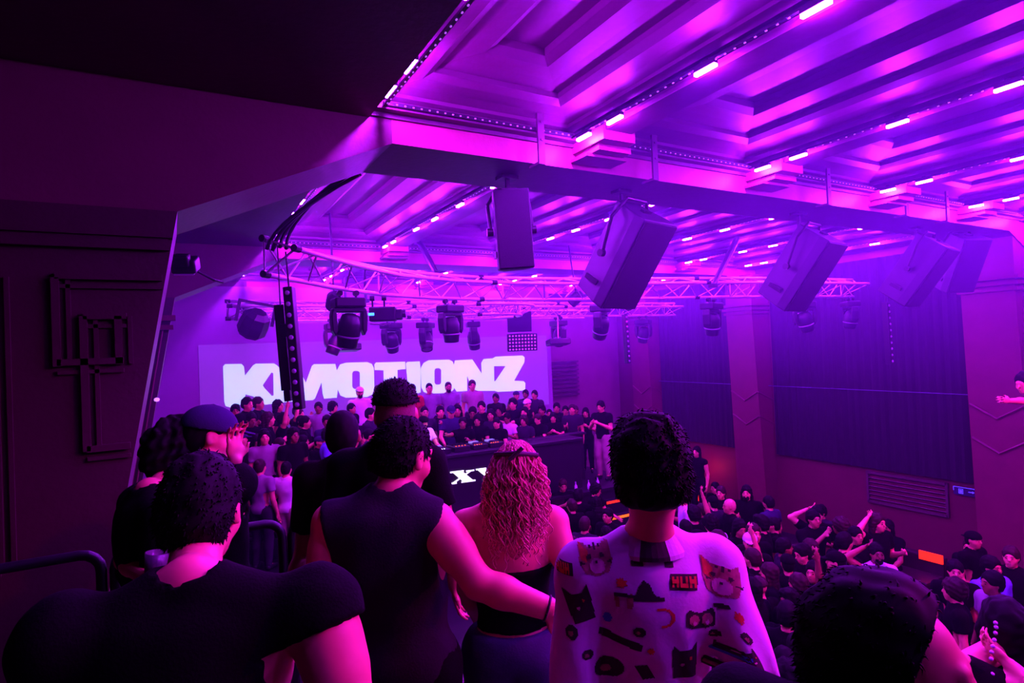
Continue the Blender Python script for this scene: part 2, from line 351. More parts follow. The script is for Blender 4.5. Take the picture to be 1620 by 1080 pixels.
# stage and platforms
MB().b2((1.9, 10.05, 0), (8.95, 14.4, 1.40)).b2((1.9, 10.02, 1.34), (8.98, 10.05, 1.40)).build('floor_stage', STAGEM, kind='structure')
MB().b2((-.75, 10.0, 0), (1.9, 10.9, 1.0)).b2((-.75, 10.9, 0), (1.9, 11.6, 1.35)).b2((-.75, 11.6, 0), (1.9, 12.2, 1.6)).b2((-.75, 12.2, 0), (3.4, 13.35, 1.85)).b2((1.9, 11.6, 1.35), (3.4, 12.2, 1.6)).build('floor_left_riser', STAGEM, kind='structure')
MB().b2((3.4, 12.35, 1.40), (8.0, 13.2, 1.85)).build('floor_rear_riser', STAGEM, kind='structure')
MB().b2((3.4, 13.2, 1.40), (7.6, 13.5, 2.0)).build('floor_rear_step', STAGEM, kind='structure')
# viewing deck under the nearest people, and a side deck on the right
MB().prism([(-5, -5), (2.4, -5), (2.4, 1.3), (1.9, 1.9), (1.5, 3.35), (-5, 3.35)], 2.2, 2.45, 'z').build('floor_viewing_deck', DARKP, kind='structure')
MB().b2((7.45, -2.0, 2.0), (12.0, 2.25, 2.2)).build('floor_side_deck', DARKP, kind='structure')
# hoop rails at the front of the deck
def hoop(x0, x1, y=3.22):
    h = 1.13; r = .08; pts = [(x0, 0, 0), (x0, 0, h-r)]
    for k in range(1, 5): w = math.pi/2*k/4; pts.append((x0+r-r*math.cos(w), 0, h-r+r*math.sin(w)))
    for k in range(0, 5): w = math.pi/2*k/4; pts.append((x1-r+r*math.sin(w), 0, h-r+r*math.cos(w)))
    pts.append((x1, 0, 0)); pts = [(p[0]-x0, p[1], p[2]) for p in pts]
    return MB().tube(pts, .022, 10)
for k, (a, b) in enumerate(((-1.05, -.30), (-.25, .455), (.50, 1.2))):
    o = hoop(a, b).build('guard_rail', BLKM, smooth=True, cat='railing', label=('black hoop guard rail at the far left of the deck, behind the embracing pair', 'black hoop guard rail seen just right of the nearest man\'s neck', 'black hoop guard rail beside the man with the shaved head')[k], group='hoop rails on the deck')
    o.location = (a, 3.22, 2.45)

# ================================================================== CEILING LIGHTS
NEARY = [-1.9, -.9, .1, 1.0, 1.80, 2.52, 3.38, 3.76]
MIDY = [5.25, 6.10, 6.85, 7.50, 8.45, 8.85]
FARY = [10.6, 11.5, 12.4, 13.1]
led0 = None
ROWN = ['leftmost', 'second', 'third', 'fourth', 'fifth', 'rightmost']
def led_label(i, bay, k, m):
    pos = ['first', 'second', 'third', 'fourth', 'fifth', 'sixth', 'seventh', 'eighth'][m-1-k]
    return 'glowing purple ceiling light, %s back from the %s beam in the %s row' % (pos, ('near', 'middle', 'far')[bay], ROWN[i])
for i, x in enumerate(ROWS):
    for bay, ys in enumerate((NEARY, MIDY, FARY)):
        for k, y in enumerate(ys):
            if bay == 0 and k < 4 and i in (0,) and k < 2: continue
            lx = x+(.065 if i == 0 else -.05); lz = ZL+(.03 if i == 0 else -.045)
            if led0 is None:
                led0 = empty('ceiling_light', (lx, y, lz), cat='ceiling light', label='x', group='purple light bars along the ceiling rows')
                MB().b2((-.018, -.08, .006), (.018, .08, .03)).b2((-.004, -.02, .03), (.004, .02, .06)).build('housing', BLKM, led0)
                mbb = MB(); mbb.b2((-.013, -.08, -.013), (.013, .08, .005)); mbb.build('lens', LEDM, led0)
                o = led0
            else: o = dup(led0, (lx, y, lz))
            o['label'] = led_label(i, bay, k, len(ys))
        # dotted cable linking the lamps of one row
        ya, yb = max(ys[0], -1.0)-.3, ys[-1]+.15
        mb = MB(); mb.b2((lx-.012, ya, ZL-.015), (lx+.012, yb, ZL)); mb.mi = 1
        N = int((yb-ya)/.07)
        for q in range(N): mb.box((lx, ya+.03+q*.07, ZL-.018), (.008, .012, .006))
        mb.build('light_tape', [BLKM, TAPEM], cat='light tape', label='dotted light tape joining the lamps of the %s row, %s bay' % (ROWN[i], ('near', 'middle', 'far')[bay]), group='dotted tapes along the ceiling rows')
# dotted tape along the fascia ledges
for k, Y0 in enumerate((4.02, 9.3)):
    for a, b in zip([1.3]+[r+BW+.05 for r in ROWS[1:5]], ROWS[1:5]+[11.0]):
        mb = MB(); mb.b2((a, Y0-.125, ZL-.005), (b-.05, Y0-.10, ZL+.02)); mb.mi = 1
        for q in range(int((b-a)/.06)): mb.box((a+.03+q*.06, Y0-.127, ZL+.005), (.012, .006, .008))
        mb.build('ledge_tape', [BLKM, TAPEM], cat='light tape', label='dotted light tape on the %s fascia ledge, %s of its bays' % (('near', 'middle')[k], ['first', 'second', 'third', 'fourth', 'fifth'][[1.3]+[0]*0 == 0 or (ROWS[1:5]+[11.0]).index(b)]), group='dotted tapes along the fascia ledges')
# metal straps on the near fascia
for k, x in enumerate((2.55, 3.74, 6.28, 7.86, 8.85)):
    o = MB().b2((-.03, -.15, -.25), (.03, -.13, .18)).b2((-.03, -.15, -.27), (.03, .0, -.25)).box((0, -.155, .06), (.016, .01, .016)).box((0, -.155, -.08), (.016, .01, .016)).build('beam_bracket', SOFP, cat='bracket', group='metal straps across the near fascia', label='%s metal strap bracket across the near fascia, counted from the left' % ('first', 'second', 'third', 'fourth', 'fifth')[k])
    o.location = (x, 4.02, ZL)

# ================================================================== TRUSSES
CHORDS = []
def truss(name, path, label, s=.29, rc=.025, rl=.010, step=.33):
    path = [np.array(p, float) for p in path]
    L = [0]
    for a, b in zip(path[:-1], path[1:]): L.append(L[-1]+np.linalg.norm(b-a))
    def at(t):
        t = min(max(t, 0), L[-1]); i = max(j for j in range(len(L)) if L[j] <= t+1e-9); i = min(i, len(path)-2)
        return path[i]+(path[i+1]-path[i])*(t-L[i])/(L[i+1]-L[i])
    N = max(2, int(L[-1]/step)); C3 = [[], [], []]
    for q in range(N+1):
        p = at(L[-1]*q/N); t = at(L[-1]*q/N+.05)-at(L[-1]*q/N-.05); t /= np.linalg.norm(t); nrm = np.cross(t, [0, 0, 1.])
        C3[0].append(p-nrm*s/2+np.array([0, 0, s/2])); C3[1].append(p+nrm*s/2+np.array([0, 0, s*.15])); C3[2].append(p-nrm*s/2+np.array([0, 0, -s/2]))
    root = empty(name, tuple(path[0]), label=label, cat='truss'); CHORDS.append(C3)
    off = path[0]
    for c in C3: MB().tube([p-off for p in c], rc, 10).build('chord', ALU, root, smooth=True)
    mb = MB()
    for q in range(N):
        for a, b in ((0, 1), (1, 2), (2, 0)):
            if q % 2: mb.tube([C3[a][q]-off, C3[b][q+1]-off], rl, 6)
            else: mb.tube([C3[b][q]-off, C3[a][q+1]-off], rl, 6)
            if q % 6 == 0 or q == N-1: mb.tube([C3[a][q]-off, C3[b][q]-off], rl, 6)
    for a, b in ((0, 1), (1, 2), (2, 0)): mb.tube([C3[a][0]-off, C3[b][0]-off], rl, 6)
    mb.build('lacing', ALU, root)
    for c in C3:
        for q in (0, N//3, 2*N//3):
            t = c[q+1]-c[q]; t /= np.linalg.norm(t); MB().tube([c[q]-off-t*.03, c[q]-off+t*.05], rc*1.35, 10).build('coupling', BLKM, root)
    return root
TZ = 5.31
truss('lighting_truss', [(.86, 5.62, TZ+.02), (1.64, 6.45, TZ+.01), (2.35, 7.05, TZ), (3.2, 7.42, TZ), (4.0, 7.55, TZ), (4.75, 7.52, TZ), (5.6, 7.42, TZ), (6.5, 7.24, TZ), (7.5, 6.95, TZ), (8.6, 6.72, TZ), (10.0, 6.55, TZ), (11.3, 6.45, TZ)], 'long curved aluminium truss sweeping across the hall, nearest of the trusses', s=.32)
truss('lighting_truss', [(.78, 10.35, 5.22), (3.0, 10.38, 5.22), (5.5, 10.45, 5.22), (8.0, 10.45, 5.22), (10.6, 10.4, 5.22)], 'straight aluminium truss farther back, above the stage', s=.28)
ringp = [(4.95+.85*math.cos(w), 9.75+.85*math.sin(w), 5.15) for w in np.linspace(0, 2*math.pi, 25)]
truss('lighting_truss', ringp, 'small round aluminium truss ring hung before the stage truss', s=.24, step=.22)
truss('lighting_truss', [(1.2, 12.6, 5.3), (5.0, 12.6, 5.3), (9.5, 12.6, 5.3)], 'dim aluminium truss at the very back, above the projection screen', s=.26)
# hangers
def hanger(a, b, r, label, name='truss_hanger'):
    a = np.array(a, float); b = np.array(b, float)
    o = MB().tube([(0, 0, 0), (b-a)*.5, b-a], [r, r, r*.8], 8).box(b-a, (.1, .1, .06)).build(name, BLKM, cat='hanger', label=label); o.location = a; return o
hanger(AT(665, 385, 9.6), AT(690, 432, 8.6), .05, 'dark tilted hanger post meeting the near truss, above the second moving light')
hanger(AT(1166, 378, 10.2), AT(1128, 452, 8.9), .05, 'long slanting dark hanger post on the right part of the near truss')
hanger((6.0, 7.3, 6.1), (6.0, 7.3, 5.45), .035, 'short vertical hanger between ceiling and near truss, left of the big speaker')
hanger((3.0, 10.4, 6.1), (3.0, 10.4, 5.37), .03, 'vertical hanger holding the left of the stage truss')
hanger((3.2, 12.6, 6.62), (3.2, 12.6, 5.42), .03, 'vertical hanger at the left of the rearmost truss')
hanger((8.2, 12.6, 6.62), (8.2, 12.6, 5.42), .03, 'vertical hanger at the right of the rearmost truss')
hanger((8.8, 10.4, 6.1), (8.8, 10.4, 5.37), .03, 'vertical hanger holding the right of the stage truss')
# black cable looms falling onto the left end of the truss
t_ = empty('cable_loom', (1.0, 5.6, 5.0), label='thick black cable loom dropping from the portal to the left truss end', cat='cable')
base = np.array([1.0, 5.6, 5.0])
for k in range(5):
    o_ = rng.uniform(-.04, .04, 3); a = np.array([1.33+.03*k, 5.0, 5.95])+o_*.5; m_ = AT(455-5*k, 345, 5.6-.06*k); b = AT(452-7*k, 395, 5.35)+o_*.6
    pts = [(1-t)**2*a+2*t*(1-t)*m_+t*t*b-base for t in np.linspace(0, 1, 9)]
    MB().tube(pts, .017, 8).build('cable', BLKP, t_, smooth=True)
mb = MB(); pts = [AT(590, 175, 4.35), AT(589, 215, 4.4), AT(585, 242, 4.6), AT(565, 268, 4.9), AT(545, 276, 5.2)]
mb.tube(pts, .009, 6).build('cable', BLKP, cat='cable', label='thin black cable hanging down the corner of the near fascia')

# ================================================================== MOVING LIGHTS, BARS, PROJECTORS
def moving_head():
    root = empty('moving_light', (0, 0, 0), label='x', cat='stage light', group='moving head lights hung from the trusses')
    MB().box((0, 0, -.055), (.34, .26, .11)).build('base', BLKP, root, bevel=.02)
    for x in (-.09, .09): MB().tube([(x, 0, 0), (x, 0, .04)], .014, 8).tube([(x, -.03, .055), (x, .03, .055)], .032, 12).build('clamp', BLKM, root)
    y = MB()
    y.box((0, 0, -.135), (.36, .13, .05))
    for s in (-1, 1): y.prism([(s*.185, -.115), (s*.20, -.20), (s*.19, -.36), (s*.16, -.42), (s*.135, -.36), (s*.14, -.16)] if s > 0 else [(s*.185, -.115), (s*.14, -.16), (s*.135, -.36), (s*.16, -.42), (s*.19, -.36), (s*.20, -.20)], -.065, .065)
    y.build('yoke', BLKP, root, bevel=.012)
    h = MB().lathe([(.05, .17), (.095, .15), (.125, .06), (.128, -.06), (.115, -.13), (.108, -.20), (.10, -.205), (.085, -.19)], n=20)
    hd = h.build('head', BLKP, root, smooth=True); hd.location = (0, 0, -.34)
    l = MB().lathe([(.09, -.192), (.07, -.205), (.03, -.212), (.005, -.214)], n=20).build('lens', LENSM, hd, smooth=True)
    MB().lathe([(.131, -.07), (.134, -.075), (.134, -.085), (.131, -.09)], n=20).build('trim_ring', mat('trim_grey', (.3, .28, .33), .4, noise=.1), hd, smooth=True)
    return root
mh0 = moving_head(); first = True
MH = [((548, 441), 5.15, 0, (.25, .1), 1.02, 'large black moving light pointing down, nearest the left truss end'),
      ((711, 460), 5.10, .3, (.1, -.1), .95, 'black moving light under the near truss, right of the blue display lamp'),
      ((948, 466), 5.10, .6, (.35, -.5), 1.0, 'black moving light tilted right, at the lower left of the big speaker'),
      ((1124, 462), 5.12, .2, (.2, -.2), 1.0, 'dim moving light under the near truss between two big speakers'),
      ((1345, 462), 5.10, 1.0, (.1, -.2), .95, 'faint moving light on the truss between the two right speakers')]
def head_tilt(root, tx, ty):
    for c in root.children:
        if c.name.startswith('head'): c.rotation_euler = (tx, ty, 0)
def pix(q):
    q = np.asarray(q)-CAMP; d = q@_fw; return 810+F_PX*(q@_R)/d
def on_chord(ti, px):
    c = CHORDS[ti][2]; best = None
    for a, b in zip(c[:-1], c[1:]):
        for t in np.linspace(0, 1, 8):
            q = a+(b-a)*t; e = abs(pix(q)-px)
            if best is None or e < best[0]: best = (e, q)
    return best[1]
for k, (px, z, rz, tl, sc_, lab) in enumerate(MH):
    p = on_chord(0, px[0])-np.array([0, 0, .085*sc_+.012])
    o = mh0 if k == 0 else dup(mh0, p)
    o.location = p; o.rotation_euler = (0, 0, rz); o['label'] = lab; o.scale = (sc_,)*3; head_tilt(o, *tl)
for k, (x, y, lab) in enumerate([(2.55, 10.3, 'hazy moving light under the stage truss, behind the lens bar'), (3.6, 10.3, 'hazy moving light just left of the hanging projector'), (4.25, 10.3, 'hazy moving light right of the hanging projector'), (5.2, 10.3, 'hazy moving light below the round truss ring'), (7.1, 10.3, 'hazy moving light between ring truss and tilted moving light'), (9.6, 10.3, 'hazy moving light at the right end of the stage truss'), (10.1, 8.0, 'faint moving light with a bright dot before the middle column')]):
    cc = min(CHORDS[1][2] if y > 9 else CHORDS[0][2], key=lambda q: abs(q[0]-x)); o = dup(mh0, tuple(cc-np.array([0, 0, .085+.012])), (0, 0, .4*k), lab); o.scale = (1, 1, 1); head_tilt(o, .3*math.sin(k*2), .4*math.cos(k*3))
# profile lamp with blue display
p = AT(606, 497, 7.7); q = empty('profile_lamp', p, (0, 0, -YAW+.1), label='black profile lamp with a lit blue display beside the large moving light', cat='stage light')
MB().box((0, 0, 0), (.34, .17, .19)).box((.20, 0, -.01), (.10, .13, .14)).build('body', BLKP, q, bevel=.02)
MB().box((-.14, -.09, .0), (.075, .012, .035)).build('display', BLUED, q)
mb = MB()
for x in (-.13, .02): mb.tube([(x, 0, .09), (x, 0, .21)], .012, 8).tube([(x-.03, 0, .21), (x+.03, 0, .21)], .035, 10)
mb.build('clamp', BLKM, q)
MB().tube([(-.17, -.03, -.12), (.0, -.03, -.14), (.1, -.03, -.12)], .008, 6).build('handle', ALU, q)
MB().tube([(.25, 0, 0), (.29, 0, 0)], .05, 12).build('lens_tube', BLKP, q)
# hanging lens bars
def lens_bar(h, n, w=.085):
    root = empty('led_bar', (0, 0, 0), label='x', cat='light bar', group='vertical lens bars hanging from the truss')
    MB().b2((-w/2, -.045, -h), (w/2, .045, 0)).build('housing', BLKP, root, bevel=.008)
    MB().tube([(0, 0, 0), (0, 0, .32)], .008, 6).build('hanging_cable', BLKM, root)
    for k in range(n):
        z = -h*(k+.55)/n
        MB().lathe([(.022, 0), (.020, .010), (.010, .015), (.002, .016)], (0, -.046, z), rotm(0, math.pi/2, 0), n=12).build('lens', mat('violet_lens', (.35, .15, .45), .12, spec=1.0, emit=(.35, .03, .5), strength=.10, noise=.05), root, smooth=True)
    return root
b = lens_bar(1.10, 11); b.location = AT(457, 454, 5.35); b.rotation_euler = (0, math.radians(-3), -.55); b['label'] = 'black vertical bar with a column of round lenses hanging at the left truss end'
mb = MB(); mb.b2((-.045, -.04, -.78), (.045, .04, 0)).b2((-.03, -.03, -.88), (.03, .03, -.78)).b2((.0, -.05, -.30), (.055, .05, -.18))
o = mb.build('cable_box', BLKP, cat='power box', label='slim black box hanging right behind the near lens bar', bevel=.006); o.location = AT(443, 482, 5.42); o.rotation_euler = (0, math.radians(-3), -.5)
o = MB().tube([(0, 0, 0), (0.005, 0, -.55)], .006, 6).build('cable', BLKP, cat='cable', label='thin cable from the truss to the top of the lens bar'); o.location = AT(439, 388, 5.38)
b2_ = lens_bar(1.0, 10); b2_.location = AT(1401, 478, 9.6); b2_.rotation_euler = (0, math.radians(-2), .1); b2_['label'] = 'hazy vertical lens bar hanging before the black curtain, right of centre'
b3_ = lens_bar(.95, 10); b3_.location = AT(988, 497, 11.5); b3_.rotation_euler = (0, math.radians(-2), .1); b3_['label'] = 'hazy vertical lens bar hanging before the far right column'
# LED matrix panel
p = AT(826, 541, 12.3); q = empty('blinder_panel', p, (math.radians(8), 0, -.42), label='square blinder panel with a grid of small round lamps above the screen corner', cat='stage light')
MB().box((0, 0, 0), (.62, .12, .36)).box((-.04, .06, .42), (.5, .1, .42)).build('housing', BLKP, q, bevel=.01)
for a in range(9):
    for c in range(5): MB().lathe([(.020, 0), (.014, .010), (.002, .013)], (-.26+a*.065, -.062, -.14+c*.07), rotm(0, math.pi/2, 0), n=8).build('lamp', mat('matrix_lamp', (.6, .4, .8), .2, emit=(.5, .05, .9), strength=.9, noise=.05), q)
# projectors
def projector(p, rz, label):
    q = empty('projector', p, (math.radians(-6), 0, rz), label=label, cat='projector')
    MB().box((0, 0, 0), (.44, .34, .12)).build('body', BLKP, q, bevel=.02); MB().tube([(0, 0, .06), (0, 0, .16)], .02, 8).tube([(0, 0, .16), (.0, .0, .3)], .012, 8).build('mount', BLKM, q)
    MB().tube([(.1, .17, 0), (.1, .21, 0)], .045, 12).build('lens', LENSM, q)
projector(AT(549, 550, 10.6), 0, 'flat black projector hanging in front of the letters')
projector(AT(883, 541, 12.0), -.3, 'flat projector on a thin pole right of the blinder panel')
MB().tube([AT(882, 500, 12.0), AT(883, 538, 12.0)], .014, 8).build('projector_pole', ALU, cat='pole', label='thin pale pole carrying the right projector')
# big dark lamp behind the lens bar
p = AT(402, 512, 9.2); q = empty('wash_light', p, (0, .2, 0), label='bulky dark wash light on the stage truss left of the lens bar', cat='stage light')
MB().lathe([(.12, .22), (.20, .15), (.22, 0), (.22, -.14), (.17, -.2)], n=8, R=rotm(.3, .5, .3)).build('body', BLKP, q)
MB().b2((-.28, -.05, .0), (-.24, .05, .32)).b2((.24, -.05, .0), (.28, .05, .32)).b2((-.28, -.05, .30), (.28, .05, .34)).build('yoke', BLKM, q)
# flood light on the left pier and its arm
p = AT(293, 427, 5.2); q = empty('flood_light', p, (math.radians(25), 0, -.3), label='flood light with a pale striped window on the left pier', cat='flood light')
MB().box((0, .03, .04), (.20, .17, .12)).box((0, -.04, .10), (.12, .1, .1)).build('housing', BLKP, q, bevel=.015)
mb = MB().box((0, 0, -.025), (.16, .12, .008)); mb.mi = 1
for k in range(4): mb.box((0, -.045+k*.03, -.031), (.15, .006, .004))
mb.build('window', [mat('frosted_window', (.5, .45, .6), .3, noise=.1), BLKM], q)
MB().tube([(.08, 0, 0), (.2, .08, -.12), (.24, .2, -.18)], .012, 8).tube([(0, .05, .1), (-.4, .1, .15), (-1.0, .15, .2)], .014, 8).build('arm', BLKM, q)
# indicator dots
for px, d, lab in (((248, 632), 3.62, 'tiny glowing violet indicator on the left pier edge'),):
    MB().lathe([(.004, -.012), (.013, -.008), (.015, 0), (.013, .008), (.004, .012)], AT(*px, d), n=10).build('indicator_light', mat('indicator_violet', (.6, .4, 1), .3, emit=(.55, .2, 1.0), strength=1.5, noise=.02), cat='indicator', label=lab)

# ================================================================== SPEAKERS
def speaker(loc, yaw, pitch, w, h, d, label, roll=0, group='loudspeakers hung from the near beam'):
    root = empty('loudspeaker', loc, label=label, cat='loudspeaker', group=group)
    M = Matrix(rotm(yaw, pitch, roll).tolist()).to_4x4()     # +y is the front
    root.rotation_euler = M.to_euler()
    mb = MB(); b = .30*w
    poly = [(-w/2, d/2), (w/2, d/2), (w/2, d/2-.12), (b, -d/2), (-b, -d/2), (-w/2, d/2-.12)]
    vs = [(x, y, -h/2) for x, y in poly]+[(x, y, h/2) for x, y in poly]; n = 6
    mb.add(vs, [tuple(range(n)), tuple(range(n, 2*n))[::-1]]+[(i, i+n, (i+1) % n+n, (i+1) % n) for i in range(n)])
    mb.build('cabinet', CABM, root, bevel=.012)
    MB().box((0, d/2+.008, 0), (w*.95, .016, h*.97)).build('grille', GRIL, root, bevel=.006)
    # U bracket
    q = MB(); t = w/2+.03
    q.tube([(-t, -.02, 0), (-t, -.10, h*.36), (-t*.5, -.14, h*.56), (t*.5, -.14, h*.56), (t, -.10, h*.36), (t, -.02, 0)], .018, 8)
    q.build('bracket', BLKM, root)
    for s in (-1, 1): MB().tube([(s*(t-.02), -.02, 0), (s*(t+.03), -.02, 0)], .035, 12).build('knob', BLKP, root)
    for s in (-1, 1):
        MB().box((s*w*.5, -d*.05, -h*.30), (.02, .16, .05), rotm(s*.0)).build('handle', BLKM, root)
    MB().box((0, .02, h/2+.012), (.12, .05, .024)).build('socket', BLKP, root)
    # drop arm to the beam soffit (world vertical)
    return root
def to_beam(p, label):
    MB().tube([(p[0], 4.4, p[2]+.3), (p[0], 4.4, 5.9)], .022, 8).box((p[0], 4.4, 5.87), (.16, .12, .03)).build('speaker_arm', BLKM, cat='bracket', label=label, group='drop arms holding the loudspeakers')
R_ = math.radians
p = ATY(810, 365, 4.35); speaker(p, R_(180+22), R_(-4), .30, .66, .26, 'upright narrow black loudspeaker, leftmost under the near beam', roll=R_(3))
to_beam(p, 'drop arm above the narrow upright loudspeaker')
SPK = [(985, 405, 168, -36, 1.0, 'largest tilted loudspeaker, left of the three big ones'), (1265, 425, 170, -36, 1.0, 'tilted loudspeaker in the middle of the three big ones'), (1450, 428, 172, -36, 1.0, 'tilted loudspeaker on the right of the three big ones'), (1515, 415, 200, -25, .9, 'faint blue loudspeaker lost in haze at the right end of the beam')]
for k, (x, y, yw, pt, s_, lab) in enumerate(SPK):
    p = ATY(x, y, 4.42); speaker(p, R_(yw), R_(pt), .52*s_, .92*s_, .46*s_, lab); to_beam(p, ('drop arm above the left big loudspeaker', 'drop arm above the middle big loudspeaker', 'drop arm above the right big loudspeaker', 'drop arm above the faint end loudspeaker')[k])
# housings of the wash lamps
for k, (l, t, e, c, a) in enumerate(WASH):
    dv = Vector(t)-Vector(l); dv.normalize(); l2 = Vector(l)-dv*.02
    q = empty('wash_lamp_can', l2, dv.to_track_quat('-Z', 'Y').to_euler(), label=('magenta wash lamp on the ceiling above the viewing deck', 'magenta wash lamp on the ceiling above the dance floor', 'white key lamp aimed at the DJ', 'magenta wash lamp over the left risers', 'magenta wash lamp over the right of the stage')[k], cat='stage light')
    zt = 6.45-l2.z; st = dv.to_track_quat('-Z', 'Y').inverted() @ Vector((0, 0, zt)); MB().tube([(0, 0, .15), np.array(st)], .015, 8).build('stem', BLKM, q)
    MB().lathe([(.10, .0), (.11, .02), (.11, .22), (.05, .3)], n=16).add([(.085*math.cos(w), .085*math.sin(w), .03) for w in np.linspace(0, 2*math.pi, 13)[:-1]], [tuple(range(12))]).build('can', BLKM, q, smooth=False)

# ================================================================== SCREEN AND LETTERS
YS = 13.40
def scr(px, py): p = ATY(px, py, YS); return (p[0], p[2])
MB().b2((-.6, YS, 1.9), (8.85, YS+.03, 5.93)).build('projection_screen', SCRM, cat='screen', label='wide lavender projection screen behind the stage carrying large white letters')
scrn = bpy.context.scene.objects['projection_screen']
MB().b2((.45, YS-.006, 2.9), (8.72, YS, 4.75)).build('projected_image', PROJ, scrn, label='lavender projected rectangle')
def T1(p): return (340+p[0]/6.2308, 545+p[1]/6.2308)
def T2(p): return (580+p[0]/6.2308, 545+p[1]/6.2308)
from mathutils.geometry import tessellate_polygon
def flat_poly(outer, holes, fn):
    loops = [[Vector((*fn(p), 0)) for p in outer]]+[[Vector((*fn(p), 0)) for p in h] for h in holes]
    tris = tessellate_polygon(loops); pts = [v for l in loops for v in l]
    return [(v.x, v.y) for v in pts], [tuple(t) for t in tris]
def rr(x0, y0, x1, y1, r, n=4):
    out = []
    for cx, cyy, a0 in ((x1-r, y0+r, -90), (x1-r, y1-r, 0), (x0+r, y1-r, 90), (x0+r, y0+r, 180)):
        for k in range(n+1): a = math.radians(a0+90*k/n); out.append((cx+r*math.cos(a), cyy+r*math.sin(a)))
    return out
LET = []
# traced outlines of the projected word (K M O T I O N Z)
LET.append(('T1', [(80, 215), (100, 192), (260, 190), (285, 215), (296, 305), (375, 205), (400, 188), (580, 185), (612, 205), (640, 235), (700, 240), (760, 190), (812, 205), (895, 375), (955, 210), (975, 192), (1185, 190), (1200, 255), (1232, 195), (1290, 178), (1500, 172), (1545, 190), (1565, 230), (1570, 430), (1550, 490), (1500, 515), (1290, 522), (1235, 500), (1210, 440), (1200, 522), (1075, 532), (1060, 480), (1050, 370), (985, 530), (965, 545), (700, 565), (490, 592), (430, 575), (380, 510), (300, 490), (290, 585), (150, 617), (105, 605), (92, 560)],
     [[(470, 400), (555, 275), (575, 280), (578, 500), (560, 505), (485, 425)], rr(1352, 258, 1428, 436, 28)]))
LET.append(('T2', [(75, 195), (90, 176), (378, 168), (382, 240), (303, 248), (305, 480), (170, 480), (165, 252), (78, 250)], []))
LET.append(('T2', [(385, 185), (400, 170), (522, 165), (532, 260), (530, 470), (500, 482), (405, 488), (400, 350)], []))
LET.append(('T2', [(532, 230), (560, 180), (610, 153), (810, 148), (845, 165), (858, 200), (868, 155), (1040, 146), (1132, 285), (1128, 180), (1150, 142), (1240, 135), (1270, 118), (1535, 107), (1555, 125), (1552, 175), (1452, 355), (1545, 360), (1563, 378), (1560, 440), (1530, 452), (1290, 465), (1260, 455), (1100, 455), (1040, 440), (988, 305), (990, 455), (885, 462), (862, 425), (850, 450), (800, 475), (610, 482), (560, 465), (538, 420)],
     [rr(667, 232, 733, 394, 25), [(1253, 212), (1368, 210), (1270, 355), (1256, 362)]]))
mb = MB()
for fr, outer, holes in LET:
    f_ = T1 if fr == 'T1' else T2
    pts, tris = flat_poly(outer, holes, lambda p: scr(*f_(p)))
    y = YS-.012; mb.add([(x, y, z) for x, z in pts], tris)
mb.build('projected_letters', LETM, scrn, label='large white projected word KMOTIONZ')

# ================================================================== DJ BOOTH
YB = 10.42
bo = empty('dj_booth', (5.6, YB, 1.40), label='long black DJ booth with lit white ROXY letters on its front', cat='DJ booth')
MB().b2((-1.95, .0, .0), (1.95, .75, 1.0)).build('body', STAGEM, bo, bevel=.01)
MB().b2((-2.0, -.04, 1.0), (2.0, .8, 1.06)).build('counter', STAGEM, bo, bevel=.008)
def bth(px, py): p = ATY(px, py, YB-.02); return (p[0]-5.6, p[2]-1.40)
def T3(p): return (620+p[0]/4.5, 580+p[1]/4.5)
mb = MB()
XS = [[(432, 752), (500, 742), (578, 806), (508, 818)], [(424, 830), (446, 828), (566, 742), (546, 744)], [(415, 758), (415, 747), (512, 735), (512, 746)], [(495, 826), (495, 815), (595, 802), (595, 813)], [(398, 840), (398, 829), (462, 821), (462, 832)], [(528, 748), (528, 738), (586, 731), (586, 741)]]
YS_ = [[(606, 732), (664, 724), (700, 768), (660, 776)], [(698, 768), (680, 764), (742, 716), (758, 714)], [(598, 737), (598, 727), (672, 717), (672, 728)], [(722, 723), (722, 712), (778, 705), (778, 716)], [(664, 768), (706, 762), (708, 800), (666, 806)], [(650, 813), (650, 802), (726, 792), (726, 803)]]
Oo = [(320+68*math.cos(a), 793+48*math.sin(a)) for a in np.linspace(0, 2*math.pi, 29)[:-1]]
Oi = [(320+38*math.cos(a), 793+36*math.sin(a)) for a in np.linspace(0, 2*math.pi, 21)[:-1]]
Od = [(320+26*math.cos(a), 793+24*math.sin(a)) for a in np.linspace(0, 2*math.pi, 17)[:-1]]
Rr = [(130, 800), (130, 788), (215, 775), (238, 790), (240, 815), (218, 832), (250, 862), (262, 862), (262, 872), (222, 878), (190, 842), (186, 842), (188, 872), (200, 872), (200, 884), (136, 890), (136, 878), (148, 876), (146, 800)]
Rh = [(184, 795), (200, 793), (203, 822), (186, 826)]
for outer, holes in [(q_, []) for q_ in XS+YS_]+[(Oo, [Oi]), (Od, []), (Rr, [Rh])]:
    pts, tris = flat_poly(outer, holes, lambda p: bth(*T3(p))); mb.add([(x, -.02, z) for x, z in pts], tris)
mb.build('lit_letters', ROXM, bo, label='white lit letters ROXY')
def deck_player(x, label):
    q = empty('media_player', (x, YB+.38, 2.46), label=label, cat='DJ equipment', group='players and mixer on the booth')
    MB().b2((-.16, -.2, 0), (.16, .2, .09)).build('body', BLKP, q, bevel=.01)
    MB().lathe([(.10, 0), (.10, .02), (.09, .025), (.002, .026)], (0, -.04, .09), n=20).build('jog_wheel', BLKM, q, smooth=True)
    MB().b2((-.09, .09, .09), (.09, .19, .115)).build('display', mat('player_display', (.1, .1, .3), .3, emit=(.3, .2, .9), strength=1.0, noise=.05), q)
    mb = MB()
    for k in range(4): mb.box((-.12+.05*k, -.17, .095), (.018, .018, .012))
    mb.build('lit_buttons', AMBR if x > 4.9 else WHD, q)
